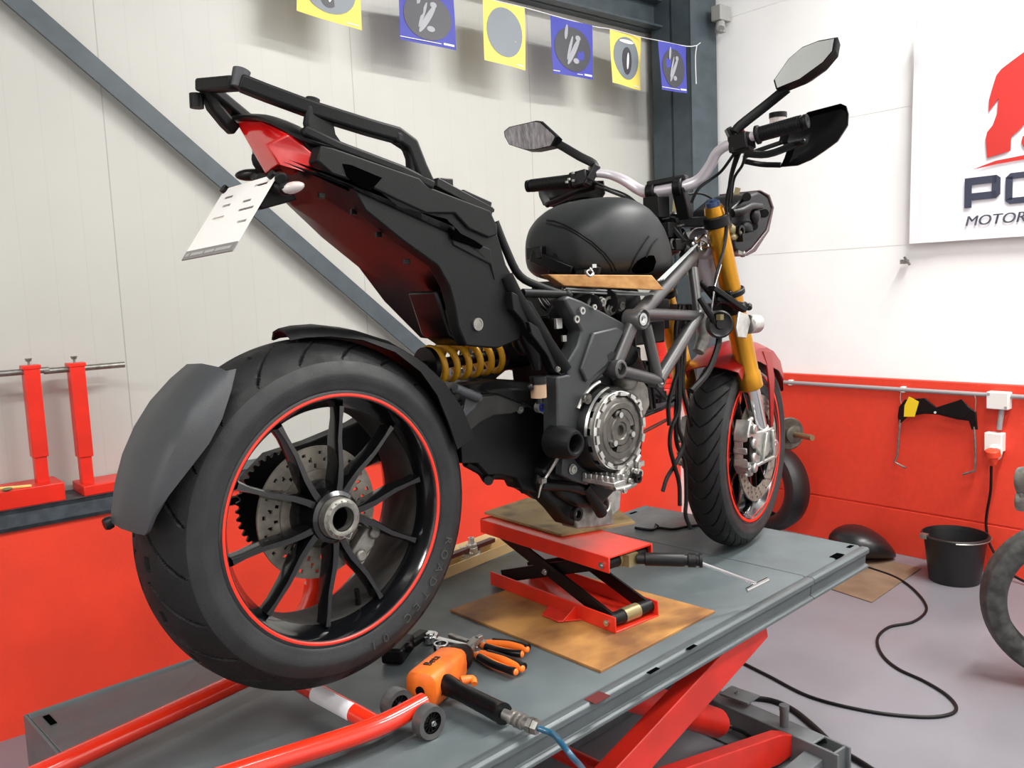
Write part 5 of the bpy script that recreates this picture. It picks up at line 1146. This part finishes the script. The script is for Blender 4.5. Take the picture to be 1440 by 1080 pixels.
def junction(u, v, w, h_, lab, nm):
    p = BW(u, v, .0); t = thing(nm, lab, 'junction box' if nm == 'junction_box' else 'socket outlet', p - WX*.02)
    b = MB(); b.box(p - WX*.024, (.048, w, h_), R3); obj('housing', b, white_pl, t, bevel=.004); return t, p
t, p = junction(1408,562,.092,.078,'white square junction box on the conduit of the red wall','junction_box')
for s in (-1,1):
    b = MB(); b.box(p - WX*.049 + WY*(s*.036) + V((0,0,s*.028)), (.003,.010,.010), R3); obj('cover_screw', b, pvc_grey, t)
b = MB(); b.tube([BW(1409,574,.024), BW(1405,604,.024)], .0115, 12); obj('drop_conduit', b, pvc_grey, label='short upright grey conduit between the two white boxes', cat='conduit')
t, p = junction(1402,620,.075,.085,'white wall socket holding the round red plug','wall_socket')
b = MB(); b.cyl(BW(1400,632,.04), BW(1398,640,.075), .030, 24); obj('socket_cover', b, white_pl, t)
b = MB(); q = BW(1396,636,.095); b.lathe([(0,0),(0,.024),(.004,.030),(.03,.030),(.035,.022),(.05,.018),(.07,.012),(.07,0)], q+V((0,0,.012)), V((.25,0,-1)), 28); pg = obj('red_plug', b, M('red_plug_plastic', (232,70,40), .4), label='round red industrial plug hanging in the white wall socket', cat='plug')
b = MB(); b.tube([BW(1394,656,.09), BW(1393,690,.05), BW(1388,720,.03), BW(1387,742,.03), BW(1394,770,.03), RW(BWD-.05,-.02,.03), RW(BWD-.09,-.25,.006), RW(BWD-.1,-.8,.006)], .006, 8, sub=6); obj('power_cord', b, rubber_hose, label='black power cord hanging down from the red plug', cat='cord')
# toe/angle gauge hanging from the conduit
g = thing('wheel_gauge', 'black and yellow measuring gauge with bent rods hanging on red wall', 'measuring tool', BW(1318,600,.03))
b = MB(); o_ = .045
b.prism([BW(u,v,o_) for u,v in ((1264,572),(1272,562),(1300,560),(1316,573),(1350,562),(1362,572),(1372,580),(1374,604),(1366,604),(1362,592),(1346,590),(1318,583),(1300,582),(1276,586),(1264,597),(1262,585))], -WX*-.012); obj('body', b, black_satin, g, bevel=.002)
b = MB(); b.prism([BW(u,v,o_+.003) for u,v in ((1278,558),(1292,565),(1286,586),(1271,586),(1272,570))], WX*.004); obj('yellow_scale', b, yellow_pl, g, label='yellow scale plate')
b = MB(); b.prism([BW(u,v,o_+.003) for u,v in ((1284,580),(1330,570),(1352,561),(1366,578),(1356,588),(1318,582))], WX*.003); obj('pointer', b, black_pl, g, bevel=.001)
for ps in (((1266,590),(1262,640),(1258,650),(1274,658)),((1370,600),(1372,640),(1371,662),(1354,667))):
    b = MB(); b.tube([BW(u,v,o_-.004) for u,v in ps], .0055, 10, sub=1); obj('feeler_rod', b, steel, g)
for ps in (((1269,572),(1266,560),(1268,545)),((1371,582),(1372,560),(1366,552))):
    b = MB(); b.tube([BW(ps[0][0],ps[0][1],o_-.004), BW(ps[1][0],ps[1][1],.03), V((BW(ps[2][0],ps[2][1],.018).x, BW(ps[2][0],ps[2][1],.018).y, zc+.012))], .002, 6, sub=4); obj('hanging_wire', b, steel, g)
b = MB(); b.cyl(BW(1315,580,.05), BW(1315,580,.056), .006, 12); obj('centre_screw', b, chrome, g)
# banner
def Fl(bb, z, o=.006): return RW(BWD-o, bb, z)
bt, bl_, z1, z0 = None, .45, BW(1292,32,0).z, BW(1282,343,0).z
b = MB(); rows = []
import random as rnd
for i in range(19):
    row = []
    for j in range(31):
        s_ = j/30; tt = i/18; bb = .448 + .02*tt - 1.55*s_; z = z1+(z0-z1)*tt
        z -= .02*(1-tt)*sin(PI*s_*1.0)*1.0
        wv = .003*sin(9*s_+4*tt) + .016*exp(-((s_-.03-.10*tt*(1.2-tt))/.02)**2)*exp(-(s_/.2)**4) + .012*exp(-((tt-.12-.8*s_)/.03)**2)*exp(-(s_/.16)**2)
        row.append(Fl(bb, z, .034+wv))
    rows.append(row)
b.sheet(rows, .0015); ban = obj('banner', b, flag_cloth, label='white cloth banner with red animal emblem and dark lettering', cat='banner')
def BP(u, v, o=.042): return BW(u, v, o)
b = MB()
def poly(pts): b.prism([BP(u,v) for u,v in pts], WX*.001)
poly([(1440,73),(1425,84),(1408,97),(1401,106),(1396,122),(1391,140),(1390,158),(1397,148),(1404,138),(1402,160),(1396,176),(1388,186),(1386,196),(1388,222),(1402,218),(1421,212),(1422,192),(1432,184),(1440,175),(1455,160),(1475,150),(1500,150),(1500,60),(1465,62)])
poly([(1438,192),(1436,200),(1440,208),(1470,205),(1475,180),(1455,180)])
poly([(1366,239),(1400,226),(1440,218),(1500,214),(1500,222),(1440,224),(1400,231)])
obj('emblem', b, banner_red, ban, label='red emblem')
b = MB(); eX = (BP(1420,265)-BP(1370,271)).normalized(); eX = -WY; eY = V((0,0,1)) 
p0 = BP(1356,293); p1 = BP(1357,251); hP = p1.z-p0.z
def letters(mb, polys):
    for pl_ in polys: mb.prism([p0 - WY*(x*hP) + V((0,0,y*hP)) for x, y in pl_], WX*.001)
letters(b, [[(0,0),(.23,0),(.23,1),(0,1)],[(.23,.75),(1.0,.75),(1.0,1),(.23,1)],[(.23,.24),(1.0,.24),(1.0,.48),(.23,.48)],[(.86,.24),(1.0,.24),(1.13,.36),(1.13,.90),(1.0,1),(.86,1)],
   [(1.28,.14),(1.5,.14),(1.5,.88),(1.28,.88)],[(1.28,.12),(1.42,0),(2.5,0),(2.5,.2),(1.4,.2)],[(1.28,.86),(1.42,1),(2.5,1),(2.5,.8),(1.4,.8)],[(2.28,.1),(2.5,0),(2.62,.14),(2.62,.88),(2.5,1),(2.28,.9)]])
obj('large_lettering', b, banner_navy, ban)
b = MB(); q = BP(1356,318)
for e_ in (0, .002): b.text('MOTOR', .062, q-WY*e_, -WY, V((.0,0,1)), depth=.001, width=.245, shear=.2); obj('small_lettering', b, banner_grey, ban)
# small bracket under the banner and lamp bracket at the top
b = MB(); b.box(BW(1272,368,.02), (.03,.03,.02), R3); b.tube([BW(1272,362,.02), BW(1279,372,.05)], .006, 8); obj('wall_hook', b, steel, label='small metal hook on the white wall below the banner corner', cat='hook')
b = MB(); b.box(BW(1014,20,.05), (.10,.06,.08), R3); b.cyl(BW(1013,32,.06), BW(1013,40,.08), .025, 14); b.box(BW(1013,42,.05), (.05,.04,.03), R3); obj('sensor_housing', b, M('grey_box', (150,150,146), .5), bevel=.004, label='small grey wall box beside the top of the steel column', cat='sensor')
# tyre on the wall, balancer spindle
def plain_tyre(name, c, ax, ref, R, w, mat, lab, sc_=1):
    b = MB(); r0 = R*(.66 if R < .26 else .72); pr = [(-w*.42,r0),(-w*.49,r0+.012),(-w*.5,r0+(R-r0)*.45),(-w*.42,r0+(R-r0)*.78),(-w*.25,R-.010),(0,R),(w*.25,R-.010),(w*.42,r0+(R-r0)*.78),(w*.5,r0+(R-r0)*.45),(w*.49,r0+.012),(w*.42,r0),(w*.40,r0+.015),(w*.44,r0+(R-r0)*.5),(w*.2,R-.022),(-w*.2,R-.022),(-w*.44,r0+(R-r0)*.5),(-w*.40,r0+.015),(-w*.42,r0)]
    b.lathe(pr, c, ax, 72); return obj(name, b, mat, label=lab, cat='tyre', group='loose tyres by the end wall')
# balancer spindle sticking out of the wall
sp = BW(1093,612,.26)
bl = thing('balancer_spindle', 'grey steel wheel-balancer spindle sticking out beside the front wheel', 'balancer', sp)
sd = V((1,0,0)); s0 = Z(1118,612,0) ; s0 = BW(1100,608,.35); sdir = (BW(1178,622,.55) - BW(1100,608,.35)).normalized()
b = MB(); b.cyl(s0-sdir*.16, s0+sdir*.02, .048, 28); b.lathe([(0,.0),(0,.060),(.03,.063),(.06,.045),(.06,0)], s0-sdir*.02, sdir, 28); obj('bearing_housing', b, M('grey_green_cast', (92,98,92), .5), bl, bevel=.002)
b = MB(); b.lathe([(0,0),(0,.078),(.008,.082),(.014,.076),(.010,.05),(.010,0)], s0+sdir*.055, sdir, 36); b.lathe([(.010,0),(.010,.032),(.05,.032),(.05,.044),(.058,.044),(.062,.03),(.062,0)], s0+sdir*.055, sdir, 28); obj('cone', b, M('dark_spindle_steel', (86,82,74), .42, metal=.5, var=.15, scale=40), bl)
b = MB(); b.cyl(s0, s0+sdir*.26, .014, 16); obj('shaft', b, M('brass_shaft', (140,116,86), .35, metal=.8), bl)
tc_ = BW(1086,668,.10)
plain_tyre('loose_tyre', BW(1084,684,.16), (-WX*.95 + WY*.22+V((0,0,.05))), None, .238, .14, M('matt_tyre', (22,23,25), .42), 'loose black tyre leaning on red wall behind the front wheel')
# tyre at the frame's right edge
plain_tyre('loose_tyre', Z(1512,848,.292), V((-.95,-.40,.06)), None, .28, .11, M('scuffed_tyre', (52,52,50), .6, var=.3, scale=30), 'scuffed tyre standing on the floor at the frame edge, right of the bucket')
q = Z(1432,676,.85); 
b = MB(); b.lathe([(0,.0),(0,.035),(.05,.045),(.055,.052),(.09,.052),(.09,0)], q, (WY*-1+V((0,0,.1))), 24); b.cyl(q+V((0,0,-.05)), q+V((0,0,-.05))-WY*.08, .03, 16); b.box(q-WY*.05+V((0,0,-.03)), (.05,.08,.07)); wc = obj('wheel_clamp', b, alu_dull, bevel=.004, label='worn metal clamp at the frame edge above the scuffed tyre', cat='clamp')
b = MB(); q2 = q - WY*.16; b.cyl(V((q2.x,q2.y,0)), q2+V((0,0,.04)), .03, 20); b.cyl(V((q2.x,q2.y,0)), V((q2.x,q2.y,.012)), .12, 24); b.bar(q2-V((0,0,.03)), q-WY*.05-V((0,0,.03)), .04, .04); obj('pole', b, lift_dark, wc)
# bucket
c = Z(1348,812,0); c = V((c.x, c.y, 0)) - WX*.045; bk = thing('bucket', 'black plastic builder\'s bucket against the red wall', 'bucket', c)
b = MB(); b.lathe([(0,0),(0,.102),(.004,.106),(.203,.130),(.206,.140),(.213,.142),(.218,.139),(.218,.133),(.02,.102),(.02,0)], c, (0,0,1), 48); obj('body', b, M('bucket_plastic', (22,22,23), .42, var=.1, scale=10), bk)
b = MB(); b.tube([c+V((-.157*cos(a)*1.0, -.157*sin(a), .225-.02*sin(a))) if False else c+V((cos(a)*.145, sin(a)*.145, .208)) for a in [radians(x) for x in range(200,345,12)]], .003, 6); b.box(c+V((-.106,.096,.214)), (.03,.03,.02)); obj('handle', b, steel, bk)
# brown board and black sack
b = MB(); b.prism([Z(u,v,.0005) for u,v in ((1295,800),(1226,848),(1150,823),(1165,790),(1215,780))], (0,0,.004)); obj('floor_board', b, mat_brown, label='thin brown board lying on the floor beyond the lift', cat='board')
b = MB(); q0, q1 = Z(1164,752,.10), Z(1266,784,.06); d = (q1-q0); d.z = 0; L = d.length; d.normalize(); s_ = V((d.y,-d.x,0)); rings = []
base = Z(1170,790,.006); base1 = Z(1266,790,.006)
base = V((base.x,base.y,.008)); base1 = V((base1.x,base1.y,.008)); d = (base1-base).normalized(); s_ = V((-d.y,d.x,0)); L = (base1-base).length
for t, w, h_ in ((0,.02,.10),(.08,.09,.13),(.3,.14,.16),(.55,.15,.155),(.8,.12,.11),(.95,.07,.05),(1,.02,.02)):
    c_ = base + d*(L*t) + s_*.08; rings.append([c_ + s_*(w*sup(cos(2*PI*j/16),.9)) + V((0,0,h_*.5+h_*.5*sup(sin(2*PI*j/16),.9)+ .004*sin(j*3+t*9))) for j in range(16)])
b.loft(rings); obj('rubber_sack', b, M('black_sack', (24,25,27), .35, bump=.5, bscale=12), sub=1, label='slumped black rubber sack lying between lift corner and bucket', cat='sack')
# cables on the floor
def fcable(name, pts, r, lab):
    b = MB(); b.tube([Z(u,v,r) for u,v in pts], r, 10, sub=8); return obj(name, b, rubber_hose, label=lab, cat='cable')
fcable('floor_cable', [(1218,797),(1260,812),(1288,832),(1303,856),(1285,874),(1250,882),(1234,898),(1240,920),(1262,940),(1300,958),(1332,978),(1345,996),(1330,1006),(1290,1008),(1220,1000),(1140,980),(1080,950),(1040,930)], .0055, 'long thin black cable winding in an S across the floor')
fcable('floor_cable', [(1008,974),(1045,980),(1085,985),(1115,998),(1145,1022),(1175,1050),(1215,1075),(1260,1105)], .0085, 'thicker black cable running past the lift\'s base to the frame edge')
# ------------------------------------------------------------------ side wall: stands on the ledge, pennants
zt = LW(75,707).z
def post_stand(u0, v0, base_poly, topv, lab, rod, name='wheel_stand', lean=0):
    p = Z(u0, v0, zt); p = RW(p.dot(WX), LWD+.085, zt)
    t = thing(name, lab, 'stand', p, 'red post stands on the ledge')
    # height from the measured top
    top = hit(u0 - 8, topv, WY, LWD+.085).z
    b = MB(); a0, a1, hb_ = base_poly
    b.box(p + WX*((a0+a1)/2) + V((0,0,hb_/2)), (a1-a0, .15, hb_), R3)
    obj('base', b, red_stand_m, t, bevel=.003)
    z2 = zt+hb_; m = z2 + (top-z2)*.22
    b = MB(); b.box(RW(p.dot(WX), LWD+.085, (z2+m)/2), (.038,.040,m-z2+.02), R3); obj('inner_post', b, red_stand_m, t, bevel=.002)
    b = MB(); b.box(RW(p.dot(WX), LWD+.085, (m+top)/2), (.048,.050,top-m), R3); b.box(RW(p.dot(WX), LWD+.085, top-.004), (.056,.054,.014), R3); obj('outer_post', b, red_stand_m, t, bevel=.002)
    b = MB(); r0, r1 = rod; zz = top-.018; b.cyl(RW(p.dot(WX)+r0, LWD+.085, zz), RW(p.dot(WX)+r1, LWD+.085, zz), .0105, 16); obj('rod', b, steel, t)
    b = MB(); q = RW(p.dot(WX)-.006, LWD+.07, top); b.cyl(q, q+V((0,0,.016)), .004, 10); b.cyl(q+V((0,0,.016)), q+V((0,0,.026)), .008, 6, .011); obj('clamp_screw', b, steel, t)
    return t
post_stand(44, 690, (-.28,.052,.062), 515, 'red square-tube wheel stand, nearer the photo\'s edge, with wide boxed base' if False else 'red square-post stand with deep boxed base and a pencil on it', (-.30,.055))
post_stand(103, 680, (-.030,.30,.035), 512, 'red square-post stand with thin flat base, next to the mud flap', (-.10,.16))
pz = zt+.062
p = Z(50, 686, pz)
b = MB(); a0, a1 = Z(-12,688,pz+.004), Z(44,683,pz+.004); b.tube([a0, a1], .0045, 6); pc = obj('marker_pencil', b, M('pencil_yellow', (232,206,120), .5), label='pale yellow pencil lying on the boxed base of the red stand', cat='pencil')
b = MB(); b.ball(Z(10,688,pz+.006), (.016,.01,.006), 12); obj('putty_lump', b, M('grey_putty', (104,104,70), .7), label='small grey-green lump lying beside the yellow pencil', cat='lump')
# red post seen through the frame
q = hit(934,560,WY,LWD+.085); q = V((q.x,q.y,zt))
t = thing('red_ribbed_post', 'red ribbed round post on the far ledge, seen through the grey frame', 'stand', q)
zt2 = hit(928,468,WY,LWD+.085).z
b = MB(); pr = [(0,0),(0,.062),(.02,.062)]
for k in range(6): pr += [(.03+.03*k,.058),(.035+.03*k,.063),(.05+.03*k,.063),(.055+.03*k,.058)]
hh = zt2-zt; pr += [(hh*.6,.058),(hh*.62,.05),(hh,.05),(hh,0)]; b.lathe(pr, q, (0,0,1), 28); obj('post', b, red_stand_m, t)
# pennants on their string
sa, sb = LW(640,-12,.02), RW(BWD-.245, LWD-.01, 0)
S_ = [(380,-52),(416,-44),(506,-28),(560,-20),(639,-12),(684,-2),(739,11),(775,21),(834,37),(859,41),(901,52),(926,57),(965,65),(980,64)]
OFF = -.02
SO = {926:-.12,965:-.17,980:-.17,901:-.05}
b = MB(); b.tube([LW(u,v,SO.get(u,OFF)) for u,v in S_], .0022, 6, sub=3); k0 = LW(980,64,-.17); b.tube([k0, LW(978,80,-.17), LW(979,118,-.17)], .0025, 6, sub=3); b.tube([k0, LW(985,60,-.165)], .002, 6)
obj('pennant_string', b, white_paper, label='thin white string carrying the row of tyre pennants', cat='string')
def pennant(q, colour, lab, kind, idx):
    P = [LW(u,v,(-.174 if idx == 5 else OFF-.004)) for u,v in q]       # TL TR BR BL
    col = yellow_paper if colour == 'y' else blue_paper
    t = thing('pennant', lab, 'pennant', (P[0]+P[2])/2, group='tyre pennants on the string')
    ex_, ey_ = P[1]-P[0], P[3]-P[0]; nz_ = -WY
    def Q(a, c, o=0): 
        tp = P[0].lerp(P[1], a); bt_ = P[3].lerp(P[2], a); return tp.lerp(bt_, c) + nz_*(o + .004*sin(a*5+c*3+idx))
    b = MB(); b.sheet([[Q(a/8, c/8) for a in range(9)] for c in range(9)], .0008); obj('cloth', b, col, t)
    b = MB()
    def ell(ca, cc_, ra, rc, o, rot=0, n=28, clip=True):
        pts = []
        for j in range(n):
            a = 2*PI*j/n; x, y = ra*cos(a), rc*sin(a); x, y = x*cos(rot)-y*sin(rot), x*sin(rot)+y*cos(rot)
            pts.append(Q(ca+x, max(0, cc_+y), o))
        c0 = Q(ca, max(0.01, cc_), o); n_ = len(pts); b.add(pts+[c0]+[p - nz_*.0008 for p in pts], [(i,(i+1)%n_,n_) for i in range(n_)] + [(i,n_+1+i,n_+1+(i+1)%n_,(i+1)%n_) for i in range(n_)])
    if kind == 'plain': ell(.5,.47,.42,.40,.0022); obj('oval_print', b, grey_oval, t)
    elif kind == 'tyre':
        ell(.5,.47,.42,.40,.0022); obj('oval_print', b, grey_oval, t); b = MB(); ell(.5,.52,.16,.26,.0034,.05); ell(.5,.52,.16,.26,.0033,.05); obj('tyre_print', b, grey_dark, t); b = MB(); ell(.52,.52,.035,.16,.0046,.1); ell(.5,.16,.22,.035,.0046); obj('light_print', b, white_paper, t)
    else:
        ell(.5,.52,.43,.40,.0022); obj('oval_print', b, grey_dark, t); b = MB(); ell(.5,.55,.05,.30,.0036,.55); ell(.42,.50,.03,.24,.0036,.35); ell(.55,.72,.07,.05,.0036); ell(.36,.22,.035,.14,.0036,.2); ell(.62,.3,.06,.05,.0036); obj('light_print', b, M('grey_print', (150,152,158), .5), t)
        b = MB(); b.prism([Q(.0,.94,.003), Q(.72,.94,.003), Q(.72,.952,.003), Q(.0,.952,.003)], -nz_*.0005); b.prism([Q(.76,.92,.003), Q(.96,.92,.003), Q(.96,.955,.003), Q(.76,.955,.003)], -nz_*.0005); obj('strip_print', b, white_paper, t)
    if kind != 'blue':
        b = MB(); b.prism([Q(.76,.94,.003), Q(.95,.94,.003), Q(.95,.958,.003), Q(.76,.958,.003)], -nz_*.0005); obj('strip_print', b, white_paper, t)
pennant([(416,-62),(505,-46),(508,43),(417,15)], 'y', 'yellow tyre pennant farthest from the column, cut off by the frame', 'tyre', 0)
pennant([(559,-28),(637,-12),(641,71),(563,55)], 'b', 'larger blue pennant with dark oval, between two yellow ones', 'blue', 1)
pennant([(678,-3),(737,11),(739,99),(682,84)], 'y', 'yellow pennant with plain grey oval in the middle of the row', 'plain', 2)
pennant([(774,22),(832,36),(835,112),(778,103)], 'b', 'smaller blue pennant hanging between the two yellow ones nearest the column', 'blue', 3)
pennant([(858,41),(901,53),(901,127),(861,116)], 'y', 'narrow yellow pennant with small tyre print beside the last blue one', 'tyre', 4)
pennant([(926,57),(965,66),(966,131),(930,126)], 'b', 'blue pennant hanging against the dark steel column', 'blue', 5)
